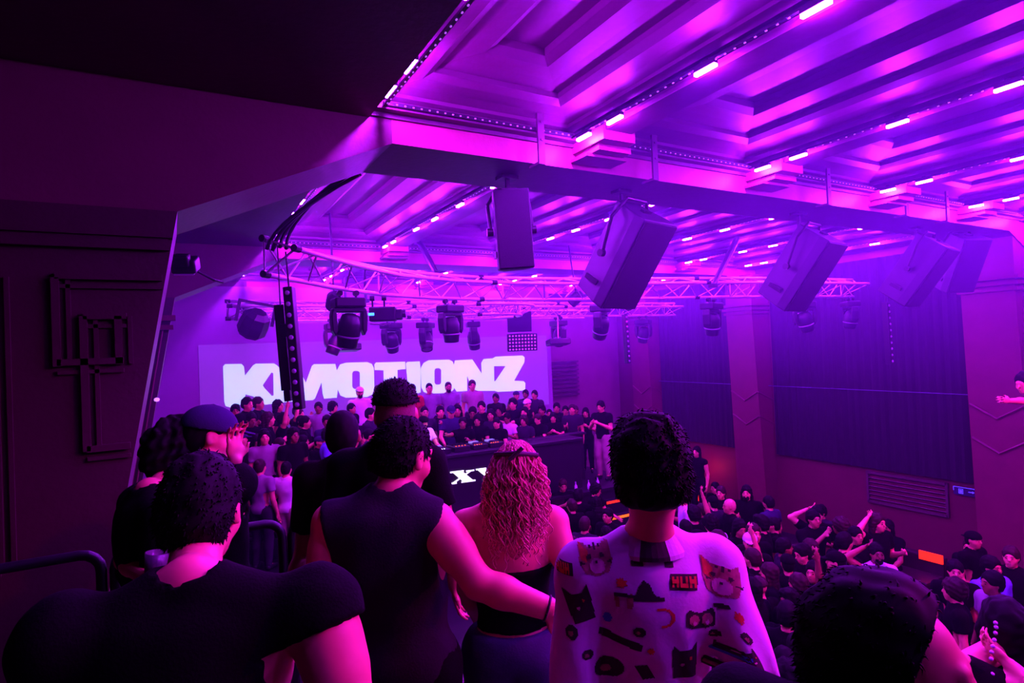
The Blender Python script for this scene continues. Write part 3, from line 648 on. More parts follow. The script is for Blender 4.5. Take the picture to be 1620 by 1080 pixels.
deck_player(4.45, 'leftmost black media player under the DJ hand'); deck_player(5.25, 'right black media player with amber buttons on the booth'); 
q = empty('mixer', (4.85, YB+.38, 2.46), label='black mixer with small lit knobs between the two players', cat='DJ equipment')
MB().b2((-.17, -.2, 0), (.17, .2, .10)).build('body', BLKP, q, bevel=.01)
mb = MB()
for a in range(5):
    for c in range(5): mb.lathe([(.011, 0), (.010, .022), (.002, .023)], (-.12+a*.06, -.02+c*.045, .10), n=8)
mb.build('knobs', BLKM, q)
mb = MB()
for a in range(4): mb.box((-.1+a*.065, -.12, .104), (.012, .04, .01))
mb.build('lit_faders', AMBR, q)
deck_player(5.62, 'outer black media player at the right end of the row, amber buttons')
# dark barrier right of the booth and bottles on the stage edge
MB().b2((6.6, 11.0, 1.40), (8.05, 11.12, 2.42)).b2((6.55, 10.95, 2.42), (8.1, 11.17, 2.47)).build('stage_barrier', STAGEM, cat='barrier', label='dark waist-high barrier right of the booth with people behind it', bevel=.01)
for k, (x, y) in enumerate(((7.55, 10.2), (7.85, 10.28), (7.25, 10.25))):
    MB().lathe([(.032, 0), (.034, .01), (.034, .10), (.012, .14), (.012, .18), (.014, .185)], (x, y, 1.40), n=12).build('bottle', mat('clear_plastic_bottle', (.6, .5, .7), .2, noise=.1), cat='bottle', group='small bottles at the right stage edge', label=('small pale bottle on the stage edge, middle one', 'small pale bottle on the stage edge, nearest the standing man', 'small pale bottle on the stage edge, nearest the booth')[k], smooth=True)
# stage steps with glowing nosings at the right of the stage front
q = empty('stage_steps', (7.9, 9.55, 0), label='black stage steps with glowing orange treads', cat='steps')
for k in range(4):
    MB().b2((-.1, -.0+k*.13, 0), (.9, .13+k*.13, 1.16-.3*(3-k))).build('step', STAGEM, q)
    MB().b2((-.1, -.012+k*.13, 1.09-.3*(3-k)), (.9, -.001+k*.13, 1.14-.3*(3-k))).build('light_nosing', AMBR if k in (1, 2) else ORNG, q)
# banquettes along the right wall with orange strips on the backrests
def banquette(y0, y1, label, parts):
    q = empty('banquette', (10.8, y0, 0), label=label, cat='bench', group='dark benches along the right wall')
    L = y1-y0
    MB().b2((-.62, 0, 0), (0, L, .32)).build('plinth', STAGEM, q); MB().b2((-.62, .01, .32), (-.02, L-.01, .46)).build('seat', BENCH, q, bevel=.03)
    MB().b2((-.10, 0, .40), (.06, L, .74)).build('backrest', BENCH, q, bevel=.03)
    for a, b in parts: MB().b2((-.13, a-y0, .66), (-.10, b-y0, .80)).build('light_strip', ORNG, q)
banquette(8.6, 11.6, 'dark bench before the red wall at the far right of the floor', [(9.0, 10.2), (10.9, 11.4)])
banquette(5.0, 7.4, 'dark bench below the vent with two short glowing strips', [(6.25, 6.6), (5.0, 5.35)])
banquette(2.6, 4.9, 'dark bench at the right edge with glowing strips', [(4.0, 4.35), (4.55, 4.85)])
MB().b2((10.33, 11.48, 0), (10.37, 11.52, 1.0)).build('glowing_post', ORNG, label='glowing orange upright post behind the long-haired woman', cat='light post')
lamp('wall_glow_lamp', 'POINT', (11.55, 10.9, 1.15), 14, (1.0, .03, .03), '', size=.05)

# ================================================================== FIGURES: smooth-union fields turned into one surface
def smin(a, b, k):
    h = np.clip(.5+.5*(b-a)/k, 0, 1); return b+(a-b)*h-k*h*(1-h)
class Fld:
    def __init__(s, lo, hi, vox):
        s.lo = np.array(lo, float); s.v = vox; s.n = np.maximum(4, np.ceil((np.array(hi)-s.lo)/vox).astype(int)+1)
        s.ax = [s.lo[i]+vox*np.arange(s.n[i]) for i in range(3)]; s.f = np.full(s.n, .08, np.float32)
    def sub(s, lo, hi):
        i0 = np.clip(np.floor((np.array(lo)-s.lo)/s.v).astype(int), 0, s.n-1); i1 = np.clip(np.ceil((np.array(hi)-s.lo)/s.v).astype(int)+1, 1, s.n)
        sl = tuple(slice(a, b) for a, b in zip(i0, i1))
        if any(a >= b for a, b in zip(i0, i1)): return None, None
        P = np.stack(np.meshgrid(*[s.ax[i][sl[i]] for i in range(3)], indexing='ij'), -1); return sl, P
    def put(s, lo, hi, fn, k, sign=1):
        m = .07; sl, P = s.sub(np.array(lo)-m, np.array(hi)+m)
        if sl is None: return
        d = fn(P).astype(np.float32)
        s.f[sl] = smin(s.f[sl], d, k) if sign > 0 else -smin(-s.f[sl], d, k)
    def cap(s, a, b, ra, rb, k=.02, sign=1, off=0, flat=None, ff=1.0):
        a = np.array(a, float); b = np.array(b, float); ra += off; rb += off
        def fn(P):
            q = P-a; ab = b-a; L2 = max(ab@ab, 1e-8)
            t = np.clip(q@ab/L2, 0, 1); d = q-t[..., None]*ab
            if flat is not None: w = d@flat; d = d+(w*(1/ff-1))[..., None]*flat
            return np.sqrt((d*d).sum(-1))-(ra+(rb-ra)*t)
        R = max(ra, rb)*max(1, ff); s.put(np.minimum(a, b)-R, np.maximum(a, b)+R, fn, k, sign)
    def ell(s, c, r, R=None, k=.02, sign=1, off=0):
        c = np.array(c, float); r = np.array(r, float)+off
        def fn(P):
            q = P-c
            if R is not None: q = q@R
            kk = np.sqrt(((q/r)**2).sum(-1)); k2 = np.sqrt(((q/r**2)**2).sum(-1))+1e-6
            return kk*(kk-1)/k2
        m = r.max(); s.put(c-m, c+m, fn, k, sign)
    def cutp(s, p, n):      # keep the side the normal points to
        P = np.stack(np.meshgrid(*s.ax, indexing='ij'), -1); s.f = np.maximum(s.f, -((P-np.array(p)) @ np.array(n, float)).astype(np.float32))
    def noise(s, amp, fr, seed=0, band=.05):
        P = np.stack(np.meshgrid(*s.ax, indexing='ij'), -1)*fr; r = np.random.default_rng(seed); w = np.zeros(s.n, np.float32)
        for i in range(4):
            v = r.normal(size=3); v /= np.linalg.norm(v); v2 = r.normal(size=3)
            w += np.sin(P@v*(1+.5*i)+1.5*np.sin(P@v2*.6)+r.uniform(0, 6)).astype(np.float32)/(1+.4*i)
        s.f += amp*w*.5
    def mesh(s):
        f = s.f; f = f.copy(); f[0] = f[-1] = .05; f[:, 0] = f[:, -1] = .05; f[:, :, 0] = f[:, :, -1] = .05
        ins = f < 0; c = [ins[i:i+f.shape[0]-1, j:j+f.shape[1]-1, k:k+f.shape[2]-1] for i in (0, 1) for j in (0, 1) for k in (0, 1)]
        cnt = sum(x.astype(np.int8) for x in c); act = (cnt > 0) & (cnt < 8); idx = -np.ones(act.shape, np.int64); cells = np.argwhere(act); idx[act] = np.arange(len(cells))
        acc = np.zeros((len(cells), 3)); num = np.zeros(len(cells)); I, J, K = cells.T
        cor = [(i, j, k) for i in (0, 1) for j in (0, 1) for k in (0, 1)]
        for a in cor:
            for ax in range(3):
                if a[ax]: continue
                b = list(a); b[ax] = 1
                fa = f[I+a[0], J+a[1], K+a[2]]; fb = f[I+b[0], J+b[1], K+b[2]]; m = (fa < 0) != (fb < 0)
                t = fa[m]/(fa[m]-fb[m]); q = np.tile(np.array(a, float), (m.sum(), 1)); q[:, ax] += t; acc[m] += q; num[m] += 1
        V = s.lo+(cells+acc/num[:, None])*s.v; Fs = []
        for ax in range(3):
            sl0 = [slice(1, -1)]*3; sl0[ax] = slice(0, -1); sl1 = list(sl0); sl1[ax] = slice(1, None)
            A = ins[tuple(sl0)]; B = ins[tuple(sl1)] if ax is None else None
            o1 = [slice(1, -1)]*3; o1[ax] = slice(1, None); o0 = [slice(1, -1)]*3; o0[ax] = slice(0, -1)
            A = ins[tuple(o0)]; B = ins[tuple(o1)]
            e = np.argwhere(A != B); base_ = e+1; base_[:, ax] -= 1
            u, w = [(1, 2), (2, 0), (0, 1)][ax]; du = np.zeros(3, int); du[u] = 1; dw = np.zeros(3, int); dw[w] = 1
            g = lambda p: idx[p[:, 0], p[:, 1], p[:, 2]]
            Q = np.stack([g(base_-du-dw), g(base_-dw), g(base_), g(base_-du)], 1)
            fl = ~A[e[:, 0], e[:, 1], e[:, 2]]; Q[fl] = Q[fl][:, ::-1]; Fs.append(Q)
        Fq = np.concatenate(Fs); Fq = Fq[(Fq >= 0).all(1)]
        return V, Fq
def np_mesh(name, V, Q, m):
    me = bpy.data.meshes.new(name); me.vertices.add(len(V)); me.vertices.foreach_set('co', np.asarray(V, np.float32).ravel())
    me.loops.add(Q.size); me.loops.foreach_set('vertex_index', Q.ravel().astype(np.int32)); me.polygons.add(len(Q))
    me.polygons.foreach_set('loop_start', np.arange(0, Q.size, Q.shape[1], dtype=np.int32)); me.polygons.foreach_set('loop_total', np.full(len(Q), Q.shape[1], np.int32))
    me.polygons.foreach_set('use_smooth', np.ones(len(Q), bool)); me.update(calc_edges=True); me.validate(); me.materials.append(m); return me
def mobj(name, me, parent=None):
    o = bpy.data.objects.new(name, me); COL.objects.link(o)
    if parent is not None: o.parent = parent
    return o

def ARM(kind, s):     # s=+1 right, -1 left ; elbow, wrist, hand direction
    E_ = dict(down=((.235, -.03, 1.13), (.25, .06, .88)), drink=((.25, .02, 1.14), (.13, .27, 1.27)), up=((.28, .08, 1.60), (.22, .12, 1.87)),
              clap=((.26, .08, 1.15), (.06, .32, 1.30)), phone=((.24, .16, 1.22), (.08, .34, 1.50)), lean=((.25, .14, 1.15), (.22, .38, 1.05)),
              hip=((.38, -.06, 1.18), (.22, .04, 1.02)), head=((.38, .02, 1.58), (.13, -.04, 1.70)), cross=((.23, .08, 1.17), (-.08, .20, 1.20)), reach=((.30, .22, 1.40), (.34, .48, 1.45)))[kind]
    return [np.array([s*p[0], p[1], p[2]]) for p in E_]
def joints(h=1.75, arms=('down', 'down'), seated=False, width=1.0, nod=0.0, yaw=0.0):
    J = dict(pel=(0, 0, .97), wai=(0, .01, 1.12), che=(0, 0, 1.29), nk=(0, -.015, 1.47), hd=(0, .02+.03*math.sin(nod), 1.635))
    for s, n_ in ((-1, 'L'), (1, 'R')):
        J['sh'+n_] = (s*.178*width, -.01, 1.415); J['hip'+n_] = (s*.09, 0, .93)
        J['kn'+n_] = (s*.10, .03, .50); J['an'+n_] = (s*.11, -.02, .09); J['toe'+n_] = (s*.13, .14, .03)
        if seated: J['kn'+n_] = (s*.12, .44, .97); J['an'+n_] = (s*.12, .46, .55); J['toe'+n_] = (s*.13, .62, .49)
        e, w = ARM(arms[0 if s < 0 else 1], s); J['el'+n_] = e; J['wr'+n_] = w
    J = {k: np.array(v, float) for k, v in J.items()}
    dz = -.47 if seated else 0
    for k in J: J[k][2] += dz
    J['M'] = rotm(yaw, -nod); J['T'] = np.eye(3); J['s'] = 1.0; J['w'] = width
    return J
def xform(J, loc, yaw, s=1.0):
    R = rotm(yaw); K = {}
    for k, v in J.items():
        K[k] = v if k in ('s', 'w') else (R@v if k in ('M', 'T') else R@(v*s)+np.array(loc, float))
    K['s'] = s; return K
def head_f(F, J, k=.012):
    c, M, s = J['hd'], J['M'], J['s']; W = lambda x, y, z: c+M@(np.array([x, y, z])*s)
    e = lambda p, r, k=.012, sg=1: F.ell(W(*p), np.array(r)*s, M, k, sg)
    e((0, -.012, .028), (.076, .096, .092)); e((0, .018, -.03), (.062, .076, .085), .03); e((0, .052, -.088), (.033, .034, .027), .03)
    F.cap(W(-.032, .080, .030), W(.032, .080, .030), .012*s, .012*s, .015)
    F.cap(W(0, .092, .012), W(0, .112, -.020), .007*s, .013*s, .01)
    for q in (-1, 1):
        e((q*.031, .104, .010), (.015, .014, .010), .01, -1); e((q*.031, .081, .009), (.013, .013, .010), .006)
        e((q*.042, .05, -.03), (.026, .03, .028), .02); e((q*.080, -.004, -.002), (.011, .020, .033), .008); e((q*.088, .004, .002), (.006, .010, .020), .006, -1)
    e((0, .090, -.052), (.024, .012, .008), .008); e((0, .088, -.063), (.020, .012, .007), .006)
def hand_f(F, J, n_, fine, curl=.5, spread=0):
    w = J['wr'+n_]; e = J['el'+n_]; s = J['s']; d = J.get('hdir'+n_)
    if d is None: d = w-e
    d = d/np.linalg.norm(d); side = J.get('hside'+n_)
    if side is None: side = np.cross(d, J['T'][:, 0]*(1 if n_ == 'R' else -1)); 
    side = side-d*(side@d); side /= np.linalg.norm(side)+1e-9   # towards the thumb
    nrm = np.cross(side, d)*(1 if n_ == 'R' else -1)             # palm normal
    pc = w+d*.045*s
    F.ell(pc, np.array([.040, .046, .017])*s, np.stack([side, d, nrm], 1), .012)
    L = [.040, .046, .043, .034]; r = (.0085 if fine else .010)*s
    for i in range(4):
        o = (.029-.0195*i); b = pc+side*o*s+d*.036*s; dd = d+side*(.10*(1.5-i)*(1+spread)); dd /= np.linalg.norm(dd)
        a1 = b+(dd*math.cos(curl*.5)+nrm*math.sin(curl*.5))*L[i]*s; a2 = a1+(dd*math.cos(curl*1.3)+nrm*math.sin(curl*1.3))*L[i]*.62*s; a3 = a2+(dd*math.cos(curl*2)+nrm*math.sin(curl*2))*L[i]*.5*s
        F.cap(b, a1, r*1.05, r, .006); F.cap(a1, a2, r, r*.93, .003); F.cap(a2, a3, r*.93, r*.8, .003)
    t0 = w+side*.022*s+d*.012*s; t1 = t0+(side*.75+d*.6+nrm*.2)*.036*s; t2 = t1+(side*.2+d*.95+nrm*.4*curl)*.034*s
    F.cap(t0, t1, r*1.35, r*1.15, .01); F.cap(t1, t2, r*1.15, r*.9, .004)
def torso_f(F, J, off=0, k=.05, lower=True):
    s, T, w = J['s'], J['T'], J['w']; fr = T[:, 1]
    F.ell(J['che'], np.array([.158*w, .112, .19])*s, T, k, off=off)
    F.cap(J['shL']-T[:, 2]*.01*s, J['shR']-T[:, 2]*.01*s, .058*s, .058*s, k, off=off)
    F.ell(J['che']+(T[:, 2]*.04-fr*.03)*s, np.array([.15*w, .09, .14])*s, T, k, off=off)
    F.ell(J['wai'], np.array([.135*w, .10, .13])*s, T, k, off=off)
    F.ell(J['pel'], np.array([.162*w, .115, .12])*s, T, k, off=off)
    for n_ in 'LR': F.cap(J['nk']+T[:, 2]*.02*s, J['sh'+n_]*.75+J['nk']*.25, .05*s, .045*s, .03, off=off*.6)
def arm_f(F, J, n_, off=0, t=2.0, k=.02):      # t: how far down the arm (1 = elbow, 2 = wrist)
    s = J['s']; S, E_, W = J['sh'+n_], J['el'+n_], J['wr'+n_]; q = J.get('armr', 1.0)
    if t <= 1: F.cap(S, S+(E_-S)*t, .056*s*q, (.056-.016*t)*s*q, k, off=off); return
    F.cap(S, E_, .055*s*q, .040*s*q, k, off=off); F.cap(S*.7+E_*.3, S*.5+E_*.5, .050*s*q, .047*s*q, .03, off=off)
    F.cap(E_, E_+(W-E_)*.35, .040*s*q, .041*s*q, .015, off=off); e2 = E_+(W-E_)*(t-1); F.cap(E_+(W-E_)*.3, e2, .041*s*q, (.041-.013*(t-1))*s*q, .015, off=off)
def leg_f(F, J, n_, off=0, upto=1.0):
    s = J['s']; H, K_, A = J['hip'+n_], J['kn'+n_], J['an'+n_]
    F.cap(H, K_, .086*s, .056*s, .04, off=off); F.cap(K_, K_+(A-K_)*.35-J['T'][:, 1]*.012*s, .054*s, .055*s, .02, off=off); F.cap(K_+(A-K_)*.3, K_+(A-K_)*upto, .054*s, .038*s, .02, off=off)
def bounds(J, ks, m): 
    P = np.array([J[k] for k in ks]); return P.min(0)-m, P.max(0)+m
JK = ['pel', 'che', 'nk', 'hd']+[a+b for a in ('sh', 'el', 'wr', 'kn', 'an', 'toe', 'hip') for b in 'LR']
def body_mesh(J, vox, m, fine=False, curl=(.5, .5), zmin=None):
    lo, hi = bounds(J, JK, .2)
    if zmin is not None: lo[2] = max(lo[2], zmin)
    F = Fld(lo, hi, vox); torso_f(F, J, k=.04); s = J['s']
    F.cap(J['nk']-J['T'][:, 2]*.02*s, J['hd']-J['M'][:, 2]*.06*s-J['M'][:, 1]*.015*s, .058*s, .052*s, .025)
    for i, n_ in enumerate('LR'): arm_f(F, J, n_); hand_f(F, J, n_, fine, curl[i]); leg_f(F, J, n_); F.cap(J['an'+n_], J['toe'+n_], .036*s, .03*s, .02)
    head_f(F, J); return np_mesh('body', *F.mesh(), m)
def top_mesh(J, vox, m, sleeve=.55, off=.016, hem=None, neck=.035, fold=.004, scoop=None, seed=1, name='shirt', armhole=None):
    lo, hi = bounds(J, ['pel', 'che', 'nk']+[a+b for a in ('sh', 'el', 'wr') for b in 'LR'], .22); s = J['s']; F = Fld(lo, hi, vox)
    torso_f(F, J, off=off)
    for n_ in 'LR':
        if sleeve > 0: arm_f(F, J, n_, off=off+.006, t=sleeve, k=.03)
    if fold: F.noise(fold, 26, seed)
    if hem is None: hem = J['pel'][2]-.06*s
    F.cutp((0, 0, hem), (0, 0, 1))
    N = J['nk']+J['T'][:, 2]*(.03+neck*0)*s
    F.cap(N+J['T'][:, 2]*.018*s, N+J['T'][:, 2]*.2*s+J['T'][:, 1]*.03*s, .056*s, .085*s, .01, -1)
    if sleeve <= 0 and armhole:
        for n_, q in (('L', -1), ('R', 1)):
            S = J['sh'+n_]; X = J['T'][:, 0]*q
            F.ell(S+X*(.055)*s-J['T'][:, 2]*armhole*.5*s, np.array([.052, .16, .075+armhole*.5])*s, J['T'], .012, -1)
    for n_ in 'LR':
        if sleeve > 0 and sleeve < 2:
            S, E_, W = J['sh'+n_], J['el'+n_], J['wr'+n_]
            if sleeve <= 1: p = S+(E_-S)*(sleeve+.02); dd = (E_-S)/np.linalg.norm(E_-S)
            else: p = E_+(W-E_)*(sleeve-1); dd = (W-E_)/np.linalg.norm(W-E_)
            P = np.stack(np.meshgrid(*F.ax, indexing='ij'), -1); q = P-p; al = q@dd; ra = np.sqrt(np.maximum((q*q).sum(-1)-al*al, 0)); msk = (al > 0) & (ra < .13) & (al < .2)
            F.f[msk] = np.maximum(F.f[msk], al[msk].astype(np.float32))
    if scoop: scoop(F)
    return np_mesh(name, *F.mesh(), m)
def pants_mesh(J, vox, m, upto=.97, off=.014, name='trousers'):
    lo, hi = bounds(J, ['pel']+[a+b for a in ('hip', 'kn', 'an') for b in 'LR'], .2); s = J['s']; F = Fld(lo, hi, vox)
    F.ell(J['pel'], np.array([.162*J['w'], .115, .12])*s, J['T'], .04, off=off)
    for n_ in 'LR': leg_f(F, J, n_, off=off+.008, upto=upto)
    F.noise(.003, 24, 5); F.cutp((0, 0, J['pel'][2]+.06*s), (0, 0, -1)); return np_mesh(name, *F.mesh(), m)
def shoes_mesh(J, vox, m):
    lo, hi = bounds(J, [a+b for a in ('an', 'toe') for b in 'LR'], .12); s = J['s']; F = Fld(lo, hi, vox)
    for n_ in 'LR':
        F.cap(J['an'+n_]-np.array([0, 0, .035])*s-J['T'][:, 1]*.02*s, J['toe'+n_]+np.array([0, 0, .012])*s, .045*s, .042*s, .02); F.cap(J['an'+n_], J['an'+n_]-np.array([0, 0, .04])*s, .05*s, .048*s, .02)
    return np_mesh('shoes', *F.mesh(), m)
def hair_mesh(style, c, M, s, vox, m, recede=None):
    F = Fld(c-.34*s, c+.24*s, vox); W = lambda x, y, z: c+M@(np.array([x, y, z])*s); e = lambda p, r, k=.015, sg=1: F.ell(W(*p), np.array(r)*s, M, k, sg)
    A = dict(short=.004, messy=.006, fade=.002, long=.006, curly=.010, bun=.003, buzz=.0012, cap=0, capback=0)[style]
    if style in ('cap', 'capback'):
        q = 1 if style == 'cap' else -1
        e((0, -.006, .045), (.093, .116, .092)); F.cutp(W(0, 0, .030), M[:, 2])
        F.cap(W(-.045, q*.10, .045), W(.045, q*.10, .045), .03*s, .03*s, .01, flat=M[:, 2], ff=.22); F.cap(W(0, q*.12, .042), W(0, q*.15, .035), .055*s, .04*s, .01, flat=M[:, 2], ff=.16); e((0, -.01, .134), (.01, .01, .006), .004)
        return np_mesh('cap', *F.mesh(), m)
    t = dict(short=.020, messy=.030, fade=.026, long=.022, curly=.040, bun=.012, buzz=.006)[style]
    e((0, -.016, .034), (.076+t*.7, .096+t*.8, .092+t)); 
    if style in ('short', 'messy', 'curly', 'buzz', 'bun'): e((0, -.045, -.02), (.068+t*.6, .062+t*.7, .075), .03)
    if style == 'messy': e((.02, .05, .11), (.055, .05, .03), .03); e((-.035, .03, .115), (.04, .05, .03), .03)
    if style == 'long':
        e((0, -.06, -.08), (.085, .055, .13), .04); e((0, -.075, -.20), (.085, .045, .12), .04); F.cap(W(.075, .0, 0), W(.08, -.02, -.18), .03*s, .03*s, .02); F.cap(W(-.075, .0, 0), W(-.08, -.02, -.18), .03*s, .03*s, .02)
    if style == 'bun': e((0, -.10, .09), (.035, .035, .035), .01)
    if A: F.noise(A*s, 85/s, 3)
    if recede is not None: F.cutp(W(0, recede, .085), M@np.array([0, -.92, .38]))
    # open the face
    if style == 'fade': F.cutp(W(0, 0, .052), M[:, 2])
    e((0, .105, -.045), (.074, .075, .108), .012, -1)
    if style not in ('long', 'curly'): e((.09, .03, -.06), (.05, .06, .062), .01, -1); e((-.09, .03, -.06), (.05, .06, .062), .01, -1); e((0, -.06, -.13), (.1, .09, .055), .01, -1)
    else: e((0, .10, -.09), (.08, .075, .10), .012, -1)
    return np_mesh('hair', *F.mesh(), m)
def tufted(me, n, ln, r, c, M, s, m, seed=2, flow=(0, -.5, -.8), nb=1.0, zmin=-.2):
    # short tapered locks rooted on the hair surface, joined into the same mesh
    rg = np.random.default_rng(seed); me.update(); V = np.empty(len(me.vertices)*3, np.float32); me.vertices.foreach_get('co', V); V = V.reshape(-1, 3); N = np.empty(len(me.vertices)*3, np.float32); me.vertices.foreach_get('normal', N); N = N.reshape(-1, 3)
    loc = (V-c)@M/s; ok = np.where(loc[:, 2] > zmin)[0]; ids = rg.choice(ok, min(n, len(ok)), replace=False); vs = []; fs = []
    fl = M@np.array(flow, float)
    for i in ids:
        p = V[i].astype(float); nn = N[i]/max(np.linalg.norm(N[i]), 1e-6); sw = rg.normal(size=3)*.45; d = nn*nb+fl*.7+sw; d /= np.linalg.norm(d); L_ = ln*s*rg.uniform(.5, 1.2)
        a = np.cross(d, [.3, .2, .9]); a /= np.linalg.norm(a); b = np.cross(d, a); d2 = d+fl*.8+rg.normal(size=3)*.25; d2 /= np.linalg.norm(d2)
        q0 = p-nn*.004; q1 = q0+d*L_*.6; q2 = q1+d2*L_*.55; k = len(vs)
        for q, rr_ in ((q0, r), (q1, r*.7)):
            for t in (0, 2.1, 4.2): vs.append(q+(a*math.cos(t)+b*math.sin(t))*rr_*s)
        vs.append(q2); fs += [(k, k+1, k+4, k+3), (k+1, k+2, k+5, k+4), (k+2, k, k+3, k+5), (k+3, k+4, k+6), (k+4, k+5, k+6), (k+5, k+3, k+6)]
    nv = len(V); bm_ = bmesh.new(); bm_.from_mesh(me); nw = [bm_.verts.new(v) for v in vs]
    for f in fs: bm_.faces.new([nw[j] for j in f]).smooth = True
    bm_.to_mesh(me); bm_.free(); return me
def eyes_mesh(c, M, s, m):
    mb = MB(); W = lambda x, y, z: c+M@(np.array([x, y, z])*s)
    for q in (-1, 1):
        ring = [(q*.031+.011*math.cos(a), .0965-.003*abs(math.cos(a)), .010+.0055*math.sin(a)) for a in np.linspace(0, 2*math.pi, 9)[:-1]]
        mb.add([W(*p) for p in ring], [tuple(range(8))])
        mb.tube([W(q*.013, .097, .030), W(q*.032, .097, .036), W(q*.050, .088, .030)], [.003*s, .004*s, .002*s], 5)
    mb.tube([W(-.018, .1015, -.057), W(0, .1035, -.0565), W(.018, .1015, -.057)], .0016*s, 4)
    me = bpy.data.meshes.new('eyes'); me.from_pydata(mb.v, [], mb.f); me.materials.append(m); return me

# ------------------------------------------------------------------ nearest people on the deck
def hero(loc, yaw, h, label, cat='person', head=(0, 0, 0), arms=('down', 'down'), skin=0, vox=.010, ov=None, width=1.0, curl=(.5, .5), armr=1.0, fine=True):
    J = joints(arms=arms, width=width); J = xform(J, (0, 0, 0), yaw, h/1.75); J['armr'] = armr
    J['M'] = rotm(*head)
    root = empty('person', loc, label=label, cat=cat)
    L = np.array(loc, float)
    for k, v in (ov or {}).items(): J[k] = np.array(v, float)-(L if not k.startswith(('hdir', 'hside')) else 0)
    mobj('body', body_mesh(J, vox, SKINS[skin], fine, curl), root)
    return root, J
DZ = 2.45
# man in black tee, nearest left, broad back
r1, J = hero((.02, 1.42, DZ), .15, 1.76, 'broad man in black T-shirt seen from behind, nearest on the left', head=(R_(25), R_(-12), 0), width=1.22, armr=1.28,
             ov=dict(shR=AT(505, 962, 1.27), elR=AT(560, 1150, 1.20), wrR=AT(500, 1290, 1.35), hd=AT(320, 810, 1.40), elL=AT(95, 1130, 1.3), wrL=AT(120, 1290, 1.45)))
mobj('shirt', top_mesh(J, .011, CL['black'], sleeve=.16, off=.014), r1); mobj('hair', tufted(hair_mesh('short', J['hd'], J['M'], J['s']*.96, .006, HBLK), 1800, .013, .003, J['hd'], J['M'], J['s'], HBLK, nb=.45), r1)
mobj('trousers', pants_mesh(J, .02, CL['black']), r1)
# pair embracing at the left
r2, J = hero((.13, 2.92, DZ), R_(60), 1.78, 'man in a dark cap looking right, standing behind the broad man', head=(R_(85), R_(-14), 0), skin=0,
             ov=dict(elL=AT(200, 885, 2.35), wrL=AT(232, 912, 2.12), shL=AT(262, 790, 2.5), hd=AT(330, 690, 2.62), elR=AT(352, 780, 2.55), wrR=AT(372, 728, 2.5), hdirR=(0, 0, 1)))
mobj('shirt', top_mesh(J, .012, CL['black'], sleeve=.7, off=.022), r2); mobj('cap', hair_mesh('cap', J['hd'], J['M'], J['s'], .006, CL['navy']), r2); mobj('trousers', pants_mesh(J, .02, CL['black']), r2)
mobj('hair', hair_mesh('buzz', J['hd'], J['M'], J['s'], .007, HBLK), r2)
r2b, J = hero((-.08, 2.78, DZ), R_(75), 1.70, 'dark-haired person in black leaning on the man in the cap', head=(R_(70), R_(-10), 0), skin=1, arms=('down', 'down'), ov=dict(hd=AT(284, 722, 2.6)))
mobj('top', top_mesh(J, .012, CL['black'], sleeve=1.8, off=.02, name='top'), r2b); mobj('hair', hair_mesh('curly', J['hd'], J['M'], J['s']*1.1, .006, HBLK), r2b); mobj('trousers', pants_mesh(J, .02, CL['black']), r2b)
# glass in the hand
GL = bpy.data.materials.new('drinking_glass'); GL.use_nodes = True; _b = GL.node_tree.nodes['Principled BSDF']; _b.inputs['Transmission Weight'].default_value = .9; _b.inputs['Roughness'].default_value = .05; _b.inputs['Base Color'].default_value = (.9, .8, .9, 1)
gp = AT(243, 892, 2.08); g = empty('drinking_glass', gp-np.array([0, 0, .06]), (0, R_(8), 0), label='clear short drinking glass held at the far left', cat='glass')
MB().lathe([(.030, .002), (.031, 0), (.040, .10), (.038, .10), (.029, .008), (.002, .006)], n=24).build('tumbler', GL, g, smooth=True)
MB().lathe([(.0285, .009), (.033, .05), (.002, .05)], n=24).build('drink', mat('dark_drink', (.3, .03, .05), .1, noise=.05), g, smooth=True)
# man with shaved head
r3, J = hero((.72, 2.90, DZ), .35, 1.71, 'man with a shaved head in a black T-shirt, seen from behind at the rail', head=(.45, R_(-4), 0), skin=2, ov=dict(hd=AT(543, 690, 2.92), elL=AT(478, 880, 2.9), wrL=AT(455, 940, 2.75)))
mobj('shirt', top_mesh(J, .012, CL['black'], sleeve=.62), r3); mobj('hair', hair_mesh('buzz', J['hd'], J['M'], J['s'], .006, HBLK), r3); mobj('trousers', pants_mesh(J, .02, CL['black']), r3)
# tall man with faded haircut
r4, J = hero((.79, 2.50, DZ), .45, 1.83, 'tall man with a faded flat-top haircut, behind the man in the sleeveless shirt', head=(.45, 0, 0), skin=1, width=.9, ov=dict(hd=AT(627, 658, 2.5)))
mobj('shirt', top_mesh(J, .012, CL['black'], sleeve=.62), r4); mobj('trousers', pants_mesh(J, .02, CL['black']), r4)
mobj('hair', tufted(hair_mesh('fade', J['hd'], J['M'], J['s']*1.0, .006, HBLK), 900, .012, .003, J['hd'], J['M'], J['s'], HBLK, flow=(0, 0, .4)), r4); o = mobj('stubble', hair_mesh('buzz', J['hd'], J['M'], J['s']*.985, .006, HFAD), r4)
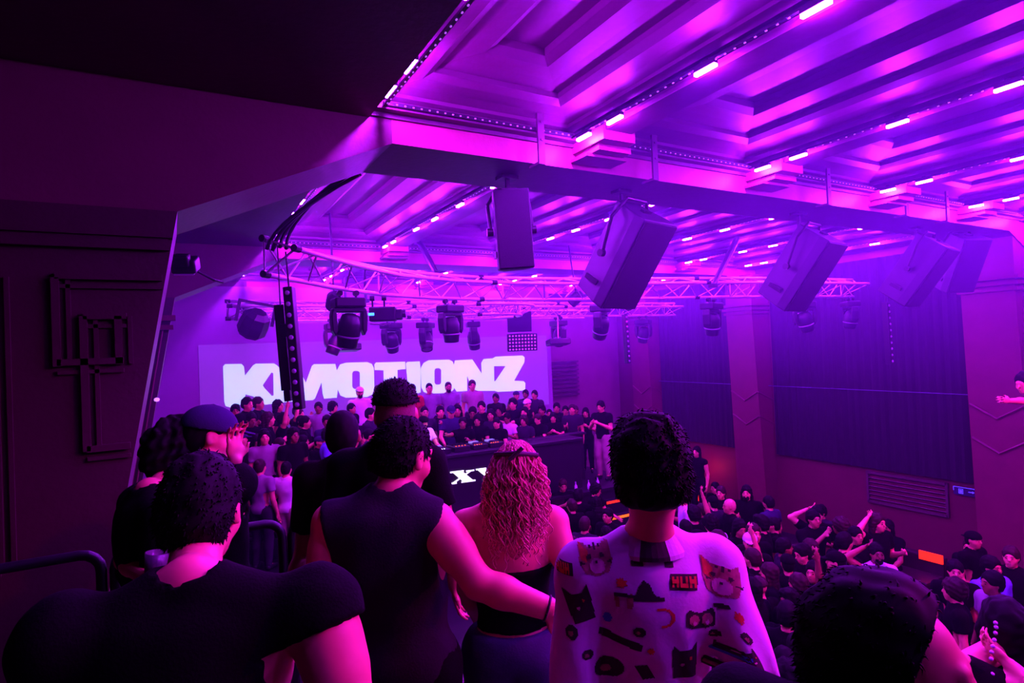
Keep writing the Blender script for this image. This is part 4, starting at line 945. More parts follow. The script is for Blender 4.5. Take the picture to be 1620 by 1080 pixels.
# man in sleeveless shirt with arm around the woman
wr = AT(872, 964, 1.70); el = AT(757, 922, 1.72)
r5, J = hero((.60, 1.86, DZ), .42, 1.77, 'man in a sleeveless dark shirt with his bare arm around the blond woman', head=(R_(66), R_(-14), R_(4)), vox=.0075, armr=1.12, width=1.05,
             ov=dict(hd=AT(638, 722, 1.95), shR=AT(688, 826, 1.84), elR=el, wrR=wr, hdirR=(AT(893, 1000, 1.73)-AT(872, 964, 1.70)), hsideR=(.3, .1, 1)), curl=(.5, .35))
mobj('tank_top', top_mesh(J, .009, CL['charcoal'], sleeve=0, off=.020, armhole=.20, name='tank_top', neck=.02), r5); mobj('hair', tufted(hair_mesh('short', J['hd'], J['M'], J['s']*.90, .005, HBLK), 2200, .017, .003, J['hd'], J['M'], J['s'], HBLK, nb=.5, seed=5, zmin=-.05), r5)
mobj('trousers', pants_mesh(J, .02, CL['black']), r5)
ww = J['wrR']; dd = (J['wrR']-J['elR']); dd /= np.linalg.norm(dd); a = np.cross(dd, [0, 0, 1.]); a /= np.linalg.norm(a); b_ = np.cross(a, dd)
mb = MB(); mb.tube([ww-dd*.012+.0345*(math.cos(t)*a+math.sin(t)*b_) for t in np.linspace(0, 2*math.pi, 25)], .0035, 6, cap=False); mb.build('bracelet', BLKM, r5, smooth=True)
# blond woman
r6, J = hero((1.02, 1.86, DZ), .50, 1.66, 'woman with long curly blond hair, bare back and black strapless top', head=(.55, R_(-2), R_(3)), vox=.009, ov=dict(hd=AT(817, 752, 2.0), elR=AT(905, 930, 2.0), wrR=AT(880, 1000, 2.15), elL=AT(738, 930, 2.15), wrL=AT(760, 985, 2.25)), width=.93, armr=.88)
def bust(F): F.cutp((0, 0, J['che'][2]-.02), (0, 0, -1))
mobj('strapless_top', top_mesh(J, .010, CL['black'], sleeve=0, off=.010, hem=J['che'][2]-.235, scoop=bust, name='strapless_top'), r6)
mobj('jeans', pants_mesh(J, .012, CL['denim'], name='jeans'), r6)
mobj('hair', hair_mesh('long', J['hd'], J['M'], J['s']*.84, .007, HBLD), r6)
hr = random.Random(5); mb = MB(); c6, M6, s6 = J['hd'], J['M'], J['s']
for k in range(520):
    th = hr.uniform(-2.6, 2.6)+math.pi   # around the head, leaving the face free
    el_ = hr.uniform(-.1, 1.45); rx, ry, rz = .078, .098, .098
    st = np.array([rx*math.sin(th)*math.cos(el_), ry*math.cos(th)*math.cos(el_)-.012, rz*math.sin(el_)+.03])
    Ln = hr.uniform(.14, .34)*(1 if abs(math.sin(th)) < .8 else .85); out = np.array([math.sin(th), math.cos(th)*.7-.1, 0])
    n_ = 26; ph = hr.uniform(0, 6.28); fr_ = hr.uniform(45, 75); am = hr.uniform(.005, .012); pts = []; p_ = st.copy()
    wid = .012+.040*hr.random()
    for i in range(n_):
        t = i/(n_-1); dz_ = -Ln*t
        f_ = 1-math.exp(-t*2.3); q_ = st+out*wid*f_*(1-.25*t)+np.array([0, -.02*f_, dz_])
        if st[2] > .06: q_ += np.array([st[0]*.22, -.02, 0])*f_
        q_ += np.array([math.cos(ph+fr_*t*Ln*2), math.sin(ph+fr_*t*Ln*2), 0])*am*min(1, t*3); pts.append(c6+M6@(q_*s6))
    mb.tube(pts, [.0035-.0018*(i/(n_-1)) for i in range(n_)], 4)
mb.build('curls', HBLD, r6, smooth=True, label='loose curly blond locks')
mb = MB(); mb.tube([c6+M6@np.array([x, -.098+abs(x)*.55, .088-abs(x)*.15])*1 for x in np.linspace(-.07, .07, 9)], .008, 8).tube([c6+M6@np.array([x*.3, -.112, .088+.02*x/abs(x)]) for x in (-.07, .07)], .007, 8); mb.build('hair_tie', mat('dark_ribbon', (.05, .01, .03), .6, noise=.1), r6)
# man in printed shirt
r7, J = hero((1.07, 1.20, DZ-.07), .50, 1.78, 'man in a white patterned short-sleeved shirt, large in the right foreground', head=(.70, R_(-6), 0), vox=.009, width=.93, armr=.95,
             ov=dict(hd=AT(1030, 748, 1.52), elR=AT(1195, 1085, 1.42), wrR=AT(1150, 1200, 1.55), elL=AT(905, 1100, 1.5), wrL=AT(940, 1220, 1.6)))
PRINT = [mat('white_shirt_cloth', (.80, .74, .82), .85, noise=.05, nscale=30, bump=.08, bscale=120, spec=.2), mat('print_orange', (.85, .14, .04), .85, noise=.5, nscale=90), mat('print_black', (.03, .01, .02), .85, noise=.4, nscale=90), mat('print_red', (.75, .03, .03), .85, noise=.1), mat('print_blue', (.05, .08, .6), .85, noise=.2), mat('print_tabby', (.42, .20, .14), .85, noise=.8, nscale=55), mat('print_pink', (.75, .42, .45), .85, noise=.2, nscale=60)]
def pleats(F):
    P = np.stack(np.meshgrid(*F.ax, indexing='ij'), -1); q = P-J['che']; la = q@J['T'][:, 0]; dp = np.clip((.06-q[..., 2])/.12, 0, 1)
    F.f += (.006*np.sin(la*95+3*np.sin(q[..., 2]*6))*dp*np.clip((la+.02)/.12, .25, 1)).astype(np.float32)
me7 = top_mesh(J, .009, PRINT[0], sleeve=.95, off=.014, fold=.004, name='printed_shirt', seed=9, scoop=pleats)
o7 = mobj('printed_shirt', me7, r7)
# printed pattern, laid into the shirt's own mesh
from mathutils.bvhtree import BVHTree
V7 = [v.co.copy() for v in me7.vertices]; bvh = BVHTree.FromPolygons(V7, [tuple(p.vertices) for p in me7.polygons])
T7 = J['T']; L7 = np.array(r7.location)
def anchor(px, py):
    o = Vector(CAMP-L7); h = bvh.ray_cast(o, Vector(_ray(px, py)).normalized()); return h[0]
def inpoly(x, y, P):
    c = False; j = len(P)-1
    for i in range(len(P)):
        if (P[i][1] > y) != (P[j][1] > y) and x < (P[j][0]-P[i][0])*(y-P[i][1])/(P[j][1]-P[i][1])+P[i][0]: c = not c
        j = i
    return c
pv, pf, pm = [], [], []
def patch(px, py, w, h, polys, ang=0, cell=.0028):
    a = anchor(px, py)
    if a is None: return
    a = np.array(a); fwd = T7[:, 1]; rt = T7[:, 0]; up = T7[:, 2]
    if px > 1120: fwd = T7[:, 1]*.8-T7[:, 0]*.6; fwd /= np.linalg.norm(fwd); rt = np.cross(fwd, up)
    ca, sa = math.cos(ang), math.sin(ang)
    for lay, (poly, mi) in enumerate(polys):
        P = [(x*w, y*h) for x, y in poly]; xs = [p[0] for p in P]; ys = [p[1] for p in P]; cache = {}
        def vert(i, j):
            if (i, j) in cache: return cache[i, j]
            x, y = i*cell, j*cell; q = a+rt*(x*ca-y*sa)+up*(x*sa+y*ca)
            hh = bvh.ray_cast(Vector(q-fwd*.35), Vector(fwd), .5)
            if hh[0] is None: cache[i, j] = None; return None
            pv.append(tuple(hh[0]+hh[1]*(.0012+.0009*lay))); cache[i, j] = len(pv)-1; return cache[i, j]
        for i in range(int(min(xs)/cell)-1, int(max(xs)/cell)+2):
            for j in range(int(min(ys)/cell)-1, int(max(ys)/cell)+2):
                if inpoly((i+.5)*cell, (j+.5)*cell, P):
                    q = [vert(i, j), vert(i+1, j), vert(i+1, j+1), vert(i, j+1)]
                    if None not in q: pf.append(tuple(q)); pm.append(mi)
circ = lambda cx, cy_, rx, ry, n=18: [(cx+rx*math.cos(t), cy_+ry*math.sin(t)) for t in np.linspace(0, 2*math.pi, n+1)[:-1]]
CAT = [([(-.5, -.05), (-.48, .5), (-.22, .33), (.22, .33), (.46, .5), (.5, -.05), (.36, -.40), (.0, -.52), (-.36, -.40)], 5), ([(-.46, .02), (-.44, .44), (-.2, .2), (-.3, -.1)], 1), (circ(.02, -.22, .24, .22), 6), (circ(-.2, .05, .075, .07, 8), 2), (circ(.2, .05, .075, .07, 8), 2), (circ(0, -.12, .05, .04, 8), 2), ([(-.05, .34), (0, .1), (.05, .34)], 2), ([(-.18, .32), (-.14, .16), (-.10, .32)], 2), ([(.10, .32), (.14, .16), (.18, .32)], 2), ([(-.48, -.08), (-.28, -.12), (-.46, -.18)], 2), ([(.48, -.08), (.28, -.12), (.46, -.18)], 2)]
def letter(ch, x0, w):
    t = w*.3; y0, y1 = -.33, .33
    R = lambda a, b, c, d: [(a, b), (c, b), (c, d), (a, d)]
    if ch == 'H': return [R(x0, y0, x0+t, y1), R(x0+w-t, y0, x0+w, y1), R(x0, -.1, x0+w, .12)]
    return [R(x0, y0, x0+t, y1), R(x0+w-t, y0, x0+w, y1), R(x0, y0, x0+w, y0+.22)]
HUH = [([(-.5, -.46), (.46, -.46), (.5, .46), (-.46, .46)], 2)]+[(p, 3) for ch, x in zip('HUH', (-.42, -.14, .14)) for p in letter(ch, x, .24)]
SUN = [([(.5*(1 if i % 2 else .62)*math.cos(i*math.pi/9), .5*(1 if i % 2 else .62)*math.sin(i*math.pi/9)) for i in range(18)], 3)]
BLK = [([(-.4, -.5), (-.45, .1), (-.42, .5), (-.2, .3), (.2, .3), (.42, .5), (.42, .0), (.36, -.5)], 2), (circ(-.1, -.1, .08, .05, 8), 6), (circ(.15, .08, .05, .04, 8), 1)]
BLOB = [(circ(0, 0, .5, .42, 14), 2), (circ(-.1, -.05, .2, .15, 10), 5)]
BAR = [([(-.5, -.3), (.5, -.5), (.5, .3), (-.5, .5)], 2)]
CAT2 = [([(-.5, -.3), (-.5, .3), (-.38, .5), (-.2, .34), (.0, .3), (.2, .36), (.4, .5), (.5, .2), (.5, -.35), (.2, -.5), (-.3, -.45)], 2), (circ(-.22, -.05, .18, .28, 12), 5), (circ(.22, -.05, .2, .3, 12), 5), (circ(-.22, -.18, .08, .1, 8), 6), (circ(.22, -.18, .08, .1, 8), 6)]
FOX = [([(-.5, .1), (-.42, .45), (-.3, .15), (-.25, -.5), (-.42, -.45)], 5), ([(.1, .4), (.35, .5), (.3, -.5), (.05, -.45)], 5), ([(-.5, .5), (.5, .4), (.5, .2), (-.5, .2)], 2)]
WED = [([(-.5, -.5), (-.28, .2), (-.12, .5), (.06, .3), (.18, -.2), (.5, -.35), (.5, -.5)], 2)]
SWO = [([(.42*math.cos(t), .5*math.sin(t)) for t in np.linspace(1.9, -1.6, 12)]+[(.34*math.cos(t)-.03, .40*math.sin(t)) for t in np.linspace(-1.6, 1.9, 12)], 3)]
DOT = [(circ(0, 0, .5, .5, 10), 4)]
for px, py, w, h, S, ang in [(942, 883, .082, .072, CAT, .05), (1141, 915, .080, .082, CAT, -.45), (893, 898, .040, .030, HUH, 0), (1082, 921, .074, .036, HUH, -.12), (983, 922, .028, .028, SUN, 0),
        (1008, 891, .03, .014, BAR, 0), (1058, 893, .022, .014, BAR, -.1), (1026, 935, .075, .045, WED, 0), (990, 950, .05, .035, FOX, 0), (918, 955, .07, .085, BLK, .3), (961, 975, .022, .022, DOT, 0), (1048, 978, .075, .045, SWO, 0),
        (982, 1012, .10, .022, BAR, -.25), (1108, 978, .080, .048, CAT2, -.1), (1085, 1045, .075, .09, BLK, 0), (962, 1052, .075, .07, BLOB, 0), (930, 1035, .03, .03, BLOB, 0), (1020, 1062, .03, .05, BAR, .5), (1170, 978, .020, .03, SUN, 0), (1128, 1000, .02, .02, BLOB, 0), (1182, 1010, .02, .03, BLOB, .4), (1150, 1030, .018, .012, DOT, 0), (1195, 1045, .03, .05, BLK, .2), (1160, 1060, .024, .03, BLOB, 0), (905, 1000, .03, .04, BLOB, .1), (1012, 1000, .028, .028, BLOB, 0), (1030, 1030, .02, .02, SUN, 0), (1140, 958, .02, .012, BAR, 0)]: patch(px, py, w, h, S, ang)
import bmesh
bm = bmesh.new(); bm.from_mesh(me7); off = len(bm.verts); vs = [bm.verts.new(p) for p in pv]
for q, mi in zip(pf, pm):
    try: f = bm.faces.new([vs[i] for i in q]); f.material_index = mi
    except ValueError: pass
for m_ in PRINT[1:]: me7.materials.append(m_)
bm.to_mesh(me7); bm.free()
# yoke seam and collar
nk = J['nk']; mb = MB(); n = 40; vs_ = []; fs_ = []
for i in range(n):
    t = 2*math.pi*i/n; d_ = T7[:, 0]*math.cos(t)+T7[:, 1]*math.sin(t); back = max(0, -math.sin(t))
    for rr_, zz in ((.070, -.01), (.064, .024+.010*back), (.068, .026+.010*back), (.092, -.008), (.094, -.018)): vs_.append(nk+d_*rr_*1.05+T7[:, 2]*(zz+.010))
for i in range(n):
    for k in range(5): a0 = i*5+k; a1 = i*5+(k+1) % 5; b0 = ((i+1) % n)*5+k; b1 = ((i+1) % n)*5+(k+1) % 5; mb.mi = 1 if (k in (2, 3) and 27 <= i <= 31) else 0; mb.add([vs_[a0], vs_[b0], vs_[b1], vs_[a1]], [(0, 1, 2, 3)])
mb.build('collar', [PRINT[0], PRINT[2]], r7, smooth=True, label='upright shirt collar with a black print')
mobj('hair', tufted(hair_mesh('messy', J['hd'], J['M'], J['s']*1.0, .005, HBLK), 2600, .016, .003, J['hd'], J['M'], J['s'], HBLK, nb=.45, seed=6, zmin=-.06), r7); mobj('trousers', pants_mesh(J, .02, CL['black']), r7)
# big dark head at the lower right
r8, J = hero((.84, .50, DZ), 1.3, 1.66, 'person with voluminous dark hair turned right, closest at the lower right', head=(R_(150), R_(-2), 0), vox=.009, ov=dict(hd=AT(1424, 1062, .93), nk=AT(1370, 1200, .93)))
mobj('shirt', top_mesh(J, .012, CL['black'], sleeve=.6, off=.02), r8); mobj('hair', tufted(hair_mesh('short', J['hd']-J['M'][:, 1]*.012, J['M'], J['s']*1.12, .005, HBLK, recede=.045), 3500, .014, .0025, J['hd'], J['M'], J['s'], HBLK, nb=.3, seed=8), r8); mobj('trousers', pants_mesh(J, .02, CL['black']), r8)
# person with bead earrings behind that head
MB().b2((2.4, -5, 0), (4.0, 1.55, 1.62)).build('floor_lower_deck', DARKP, kind='structure')
r9, J = hero((2.78, 1.28, 1.62), .9, 1.66, 'dark-haired person with strings of pale beads, at the bottom right corner', head=(.9, 0, 0), vox=.010, ov=dict(hd=AT(1590, 995, 2.6), elR=AT(1650, 1100, 2.3), wrR=AT(1598, 1052, 2.4)))
mobj('top', top_mesh(J, .012, CL['black'], sleeve=0, off=.015, name='top'), r9); mobj('hair', hair_mesh('long', J['hd'], J['M'], J['s']*1.05, .007, HBLK), r9); mobj('trousers', pants_mesh(J, .02, CL['black']), r9)
mb = MB()
for px, py in ((1575, 985), (1576, 992), (1575, 1001), (1569, 1031), (1568, 1042), (1570, 1066), (1578, 1073), (1573, 1012), (1571, 1022)): mb.lathe([(.002, -.008), (.007, -.004), (.008, 0), (.007, .004), (.002, .008)], AT(px, py, 2.38)-np.array(r9.location), n=8)
mb.build('bead_earring', mat('pale_bead', (.8, .6, .95), .3, noise=.05), r9, smooth=True)
# person leaning on the side deck at the right edge
ra, J = hero((7.75, 2.05, 2.2), R_(-40), 1.66, 'person at the far right edge leaning out with one bare arm stretched forward', head=(R_(-70), R_(-15), 0), vox=.012, ov=dict(hd=AT(1622, 606, 6.6), elL=AT(1622, 634, 6.5), wrL=AT(1596, 634, 6.4), hdirL=(AT(1582, 632, 6.35)-AT(1596, 634, 6.4))), curl=(1.1, .5))
mobj('top', top_mesh(J, .014, CL['navy'], sleeve=.4, name='top'), ra); mobj('hair', hair_mesh('short', J['hd'], J['M'], J['s'], .008, HBLK), ra); mobj('trousers', pants_mesh(J, .02, CL['black']), ra)

# ================================================================== CROWD
POSES = dict(stand=('down', 'down'), drink=('down', 'drink'), up=('down', 'up'), both=('up', 'up'), clap=('clap', 'clap'), phone=('down', 'phone'), lean=('lean', 'lean'), hip=('hip', 'down'), head=('drink', 'head'), cross=('cross', 'cross'), reach=('drink', 'reach'), sit=('lean', 'drink'))
CACHE = {}
CV = .017
def crowd_mesh(kind, pose, extra=None):
    key = (kind, pose, extra)
    if key in CACHE: return CACHE[key]
    J = joints(arms=POSES[pose], seated=(pose == 'sit'), nod=(.25 if pose in ('lean', 'clap', 'cross') else 0))
    if kind == 'body': m = body_mesh(J, CV, SKINS[0])
    elif kind == 'shirt': m = top_mesh(J, CV, CL['black'], sleeve=extra, off=.018, fold=.005)
    elif kind == 'trousers': m = pants_mesh(J, CV*1.1, CL['black'])
    elif kind == 'shoes': m = shoes_mesh(J, CV, CL['black'])
    elif kind == 'hair': m = hair_mesh(extra, J['hd'], J['M'], 1.0, .010, HBLK)
    elif kind == 'beard':
        F = Fld(J['hd']-.15, J['hd']+.15, .009); W = lambda x, y, z: J['hd']+J['M']@np.array([x, y, z])
        F.ell(W(0, .052, -.085), (.052, .052, .042), J['M'], .01); F.ell(W(0, .07, -.05), (.05, .03, .02), J['M'], .01); F.ell(W(0, .108, -.052), (.022, .02, .007), J['M'], .004, -1); m = np_mesh('beard', *F.mesh(), HBLK)
    elif kind == 'eyes': m = eyes_mesh(J['hd'], J['M'], 1.0, EYEM)
    CACHE[key] = m; return m
def setm(o, m):
    o.material_slots[0].link = 'OBJECT'; o.material_slots[0].material = m
used_labels = {}
CW = dict(black='black', charcoal='dark grey', navy='navy', white='white', grey='grey', blue='blue', red='red', sand='beige')
HW = dict(short='short hair', messy='tousled hair', long='long hair', curly='curly hair', bun='hair bun', buzz='cropped hair', cap='cap', capback='backwards cap', fade='faded hair')
PW = dict(stand='arms down', drink='hand at chest', up='one arm raised', both='both arms raised', clap='hands together', phone='hand before face', lean='arms forward', hip='hand on hip', head='hand at head', cross='arms folded', reach='one arm out', sit='seated')
ZW = {'riser': 'on left risers', 'screen': 'before the screen', 'booth': 'behind the booth', 'barrier': 'at stage right', 'floor': 'on dance floor', 'bench': 'on wall bench', 'edge': 'below stage edge'}
def person(x, y, z, yaw, pose='stand', hair='short', top='black', skin=0, s=None, zone='floor', label=None, sleeve=.55, beard=False, capm=None, hairm=None, trs='black'):
    s = s if s is not None else rng.uniform(.93, 1.03)
    root = empty('person', (x, y, z), (0, 0, -yaw), cat='person', group='people '+ZW[zone]); root.scale = (s, s, s)
    lab = label or '%s person in %s with %s %s %s' % (('light-skinned', 'tan', 'brown-skinned')[skin], CW[top], HW[hair], PW[pose], ZW[zone])
    if label is None:
        lab = 'person in %s, %s, %s, %s' % (CW[top], HW[hair], PW[pose], ZW[zone])
        used_labels.setdefault(lab, []).append((root, x, y))
    root['label'] = lab
    def part(kind, m, extra=None, name=None):
        o = mobj(name or kind, crowd_mesh(kind, pose, extra), root); setm(o, m); return o
    part('body', SKINS[skin]); part('shirt', CL[top], sleeve); part('trousers', CL[trs]); part('shoes', BLKP)
    if hair in ('cap', 'capback'): part('hair', capm or CL['navy'], hair, 'cap'); part('hair', hairm or HBLK, 'buzz')
    else: part('hair', hairm or (HBLK if rng.random() < .7 else HBRN), hair)
    part('eyes', EYEM)
    if beard: part('beard', HBLK)
    return root
# angle helper: yaw so that the figure at (x, y) faces the target
def face(x, y, tx, ty): return math.atan2(tx-x, ty-y)
TXDJ = (4.6, 11.0)
placed = []
def at_head(px, py, zh, zone, zfloor=None, **k):
    """a figure whose head height zh (world) meets the sight line"""
    zf = k.pop('zf'); s = k.pop('s', .97); hh = zf+1.64*s
    p = ATZ(px, py, hh); tgt = k.pop('to', TXDJ); yw = k.pop('yaw', None)
    placed.append((p[0], p[1]))
    return person(p[0], p[1], zf, face(p[0], p[1], *tgt) if yw is None else R_(yw), s=s, zone=zone, **k)
def at_row(px, py, Y, zf, zone, **k):
    p = ATY(px, py, Y); s = min(1.05, max(.87, (p[2]-zf)/1.64)); tgt = k.pop('to', TXDJ); yw = k.pop('yaw', None)
    return person(p[0], Y, zf, face(p[0], Y, *tgt) if yw is None else R_(yw), s=s, zone=zone, **k)
def at_y(px, py, Y, zone, zfl, **k):
    p = ATY(px, py, Y); s = k.pop('s', .97); tgt = k.pop('to', TXDJ); yw = k.pop('yaw', None); zf = p[2]-1.64*s
    if zfl is not None: zf = zfl
    placed.append((p[0], Y))
    return person(p[0], Y, zf, face(p[0], Y, *tgt) if yw is None else R_(yw), s=s, zone=zone, **k)
CAMT = (2.0, 0.0)
# --- the DJ and the row in front of the screen
p = ATY(670, 664, 11.45); person(p[0]-.02, 11.45, 1.40, R_(165), 'lean', 'capback', 'white', 0, s=.98, zone='booth', label='DJ in a pale T-shirt and backwards cap, bent over the decks', capm=CL['black'])
for px, py, hh, tt, bd, lab in ((683, 617, 'buzz', 'grey', False, 'man in light grey T-shirt before the letters, left of the bearded man'), (711, 617, 'buzz', 'grey', True, 'bearded man in light grey T-shirt before the white letters'), (748, 614, 'short', 'sand', False, 'tall man in striped pale shirt before the letter N'), (653, 619, 'short', 'red', False, 'man in dark red top beside the tall faded haircut, before the screen'), (570, 631, 'cap', 'white', True, 'bearded man in white shirt and white cap before the screen'), (597, 626, 'short', 'sand', False, 'man in pale top half hidden by the tall faded haircut')):
    p = ATZ(px, py, 2.0+1.64*.98) if px > 600 else ATZ(px, py, 1.85+1.64*.98)
    yy = min(max(p[1], 12.55), 12.95); q = ATY(px, py, yy); zf_ = 2.0 if q[0] > 3.4 else 1.85
    person(q[0], yy, q[2]-1.64*.98 if abs(q[2]-1.64*.98-zf_) > .3 else zf_, face(q[0], yy, *CAMT), 'stand', hh, tt, 0 if bd is False else 1, s=.98, zone='screen', label=lab, beard=bd, capm=CL['white'], trs='charcoal')
MB().b2((3.45, 12.42, 1.85), (7.55, 13.15, 2.0)).build('floor_screen_riser', STAGEM, kind='structure')
# --- row behind and around the booth, facing the camera side
B = [(713, 641, 11.85, 'lean', 'cap', 'navy', 'man in navy sports jacket leaning in beside the DJ'), (731, 650, 12.0, 'reach', 'long', 'black', None), (747, 652, 11.9, 'clap', 'short', 'black', None), (767, 642, 12.15, 'stand', 'short', 'black', None), (771, 656, 11.7, 'drink', 'long', 'charcoal', None), (795, 634, 12.3, 'stand', 'short', 'black', None), (807, 638, 12.25, 'drink', 'messy', 'black', None), (820, 630, 12.7, 'phone', 'capback', 'navy', 'person in a navy top and backwards cap, raised hand, below the screen corner'), (829, 627, 12.8, 'stand', 'short', 'black', None), (837, 639, 12.2, 'reach', 'cap', 'black', 'person in white cap reaching left, right of the screen corner'), (811, 670, 11.5, 'drink', 'curly', 'charcoal', None), (798, 662, 11.6, 'clap', 'short', 'white', 'person in pale patterned top near the right end of the booth'), (778, 668, 11.4, 'lean', 'bun', 'black', None), (756, 664, 11.45, 'lean', 'long', 'black', None), (736, 668, 11.4, 'reach', 'short', 'black', None), (833, 652, 11.7, 'reach', 'long', 'black', None), (848, 650, 12.3, 'stand', 'short', 'charcoal', None), (861, 647, 12.0, 'phone', 'messy', 'black', None), (700, 652, 12.1, 'stand', 'short', 'black', None), (690, 650, 12.2, 'drink', 'buzz', 'charcoal', None), (785, 650, 12.0, 'stand', 'curly', 'black', None), (850, 668, 11.4, 'lean', 'short', 'black', None)]
for k, (px, py, yy, ps, hh, tt, lab) in enumerate(B): at_row(px, py, yy, 1.40 if yy < 12.3 else 1.85, 'booth', pose=ps, hair=hh, top=tt, label=lab, yaw=None, to=(TXDJ[0]+.2, 10.3), skin=k % 3, capm=CL['white'] if 'white cap' in (lab or '') else None)
# --- people behind the barrier at the right of the stage
Rg = [(873, 660, 11.35, 'clap', 'long', 'black', 'person with folded pale hands behind the barrier, left one'), (889, 650, 11.9, 'stand', 'short', 'black', None), (902, 647, 11.6, 'drink', 'short', 'charcoal', 'man in dark T-shirt holding a drink behind the barrier'), (927, 657, 11.6, 'clap', 'long', 'black', 'woman with bare shoulders and long hair beside the standing man'), (915, 648, 12.2, 'stand', 'short', 'black', None), (881, 645, 12.3, 'phone', 'messy', 'black', None), (940, 655, 12.3, 'stand', 'curly', 'black', None), (866, 655, 12.0, 'stand', 'bun', 'black', None)]
for k, (px, py, yy, ps, hh, tt, lab) in enumerate(Rg): at_row(px, py, yy, 1.40, 'barrier', pose=ps, hair=hh, top=tt, label=lab, to=(5.0, 8.0), skin=(0, 1, 0, 0, 2, 1, 0, 1)[k], sleeve=0 if lab and 'bare shoulders' in lab else .55)
p = ATZ(957, 756, 1.42); person(p[0], 10.75, 1.40, R_(-115), 'clap', 'short', 'black', 0, s=1.0, zone='barrier', label='tall man in black T-shirt and light trousers standing at the right stage edge', trs='sand')
# --- left risers
Lr = [(394, 638, 1.85, 'drink', 'short', 'black'), (411, 638, 1.85, 'stand', 'short', 'black'), (439, 642, 1.85, 'stand', 'long', 'black'), (497, 645, 1.85, 'stand', 'short', 'grey'), (521, 645, 1.85, 'hip', 'curly', 'charcoal'), (556, 646, 1.85, 'stand', 'short', 'black'), (378, 650, 1.85, 'stand', 'messy', 'black'), (463, 652, 1.85, 'phone', 'short', 'black'), (480, 655, 1.85, 'up', 'short', 'charcoal'),
      (404, 664, 1.45, 'clap', 'short', 'black'), (430, 662, 1.45, 'drink', 'long', 'black'), (446, 664, 1.45, 'up', 'short', 'black'), (470, 668, 1.45, 'stand', 'buzz', 'charcoal'), (489, 667, 1.45, 'drink', 'short', 'black'), (368, 668, 1.45, 'stand', 'short', 'black'), (508, 668, 1.45, 'stand', 'messy', 'navy'), (585, 655, 1.45, 'stand', 'short', 'charcoal'),
      (374, 690, 1.0, 'drink', 'capback', 'charcoal'), (403, 690, 1.0, 'stand', 'long', 'grey'), (422, 697, 1.0, 'drink', 'short', 'black'), (395, 681, 1.0, 'stand', 'cap', 'black'), (456, 684, 1.0, 'stand', 'long', 'black'), (443, 703, 1.0, 'phone', 'short', 'black'), (470, 700, 1.0, 'stand', 'short', 'black'), (490, 705, 1.0, 'hip', 'cap', 'black')]
for k, (px, py, zf, ps, hh, tt) in enumerate(Lr):
    zf, yy = {1.85: (1.85, 12.8), 1.45: (1.6, 11.95), 1.0: (1.35, 11.3)}[zf]; yy += .12*((k*7) % 5-2)*.5
    if zf == 1.35 and ATY(px, py, yy)[0] > 1.9: zf = 1.4
    at_row(px, py, yy, zf, 'riser', pose=ps, hair=hh, top=tt, skin=(0, 1, 0, 2, 0, 1)[k % 6], yaw=(None if k % 3 else 140+20*(k % 4)), to=TXDJ)
at_row(505, 688, 11.3, 1.4, 'riser', pose='stand', hair='short', top='blue', label='person in a bright blue shirt left of the man with the shaved head', to=TXDJ)
at_row(583, 688, 11.4, 1.4, 'riser', pose='stand', hair='short', top='navy', label='man in a dark jacket between the shaved head and the flat-top haircut', to=TXDJ)
at_row(414, 738, 10.5, 1.0, 'riser', pose='stand', hair='bun', top='grey', hairm=HBRN, label='woman in a grey T-shirt seen from behind, left of the raised palm', yaw=40, trs='charcoal')
at_row(449, 742, 10.45, 1.0, 'riser', pose='reach', hair='bun', top='white', hairm=HBLK, label='woman in a white T-shirt with her palm raised, above the guard rail', yaw=35, trs='sand')
# --- below the stage edge, right of centre
Ed = [(890, 767, 'clap', 'short', 'black', 200), (941, 775, 'lean', 'curly', 'black', 150), (944, 796, 'cross', 'long', 'black', 20), (925, 830, 'drink', 'short', 'charcoal', 60), (905, 800, 'stand', 'short', 'black', 0), (905, 860, 'stand', 'bun', 'white', -20), (915, 785, 'stand', 'messy', 'black', 40), (962, 815, 'drink', 'short', 'black', 250), (960, 845, 'stand', 'long', 'black', 10)]
for k, (px, py, ps, hh, tt, yw) in enumerate(Ed): at_head(px, py, 0, 'edge', zf=0.0, s=.97-.02*(k % 3), pose=ps, hair=hh, top=tt, yaw=yw, skin=(1, 0, 0, 1)[k % 4])
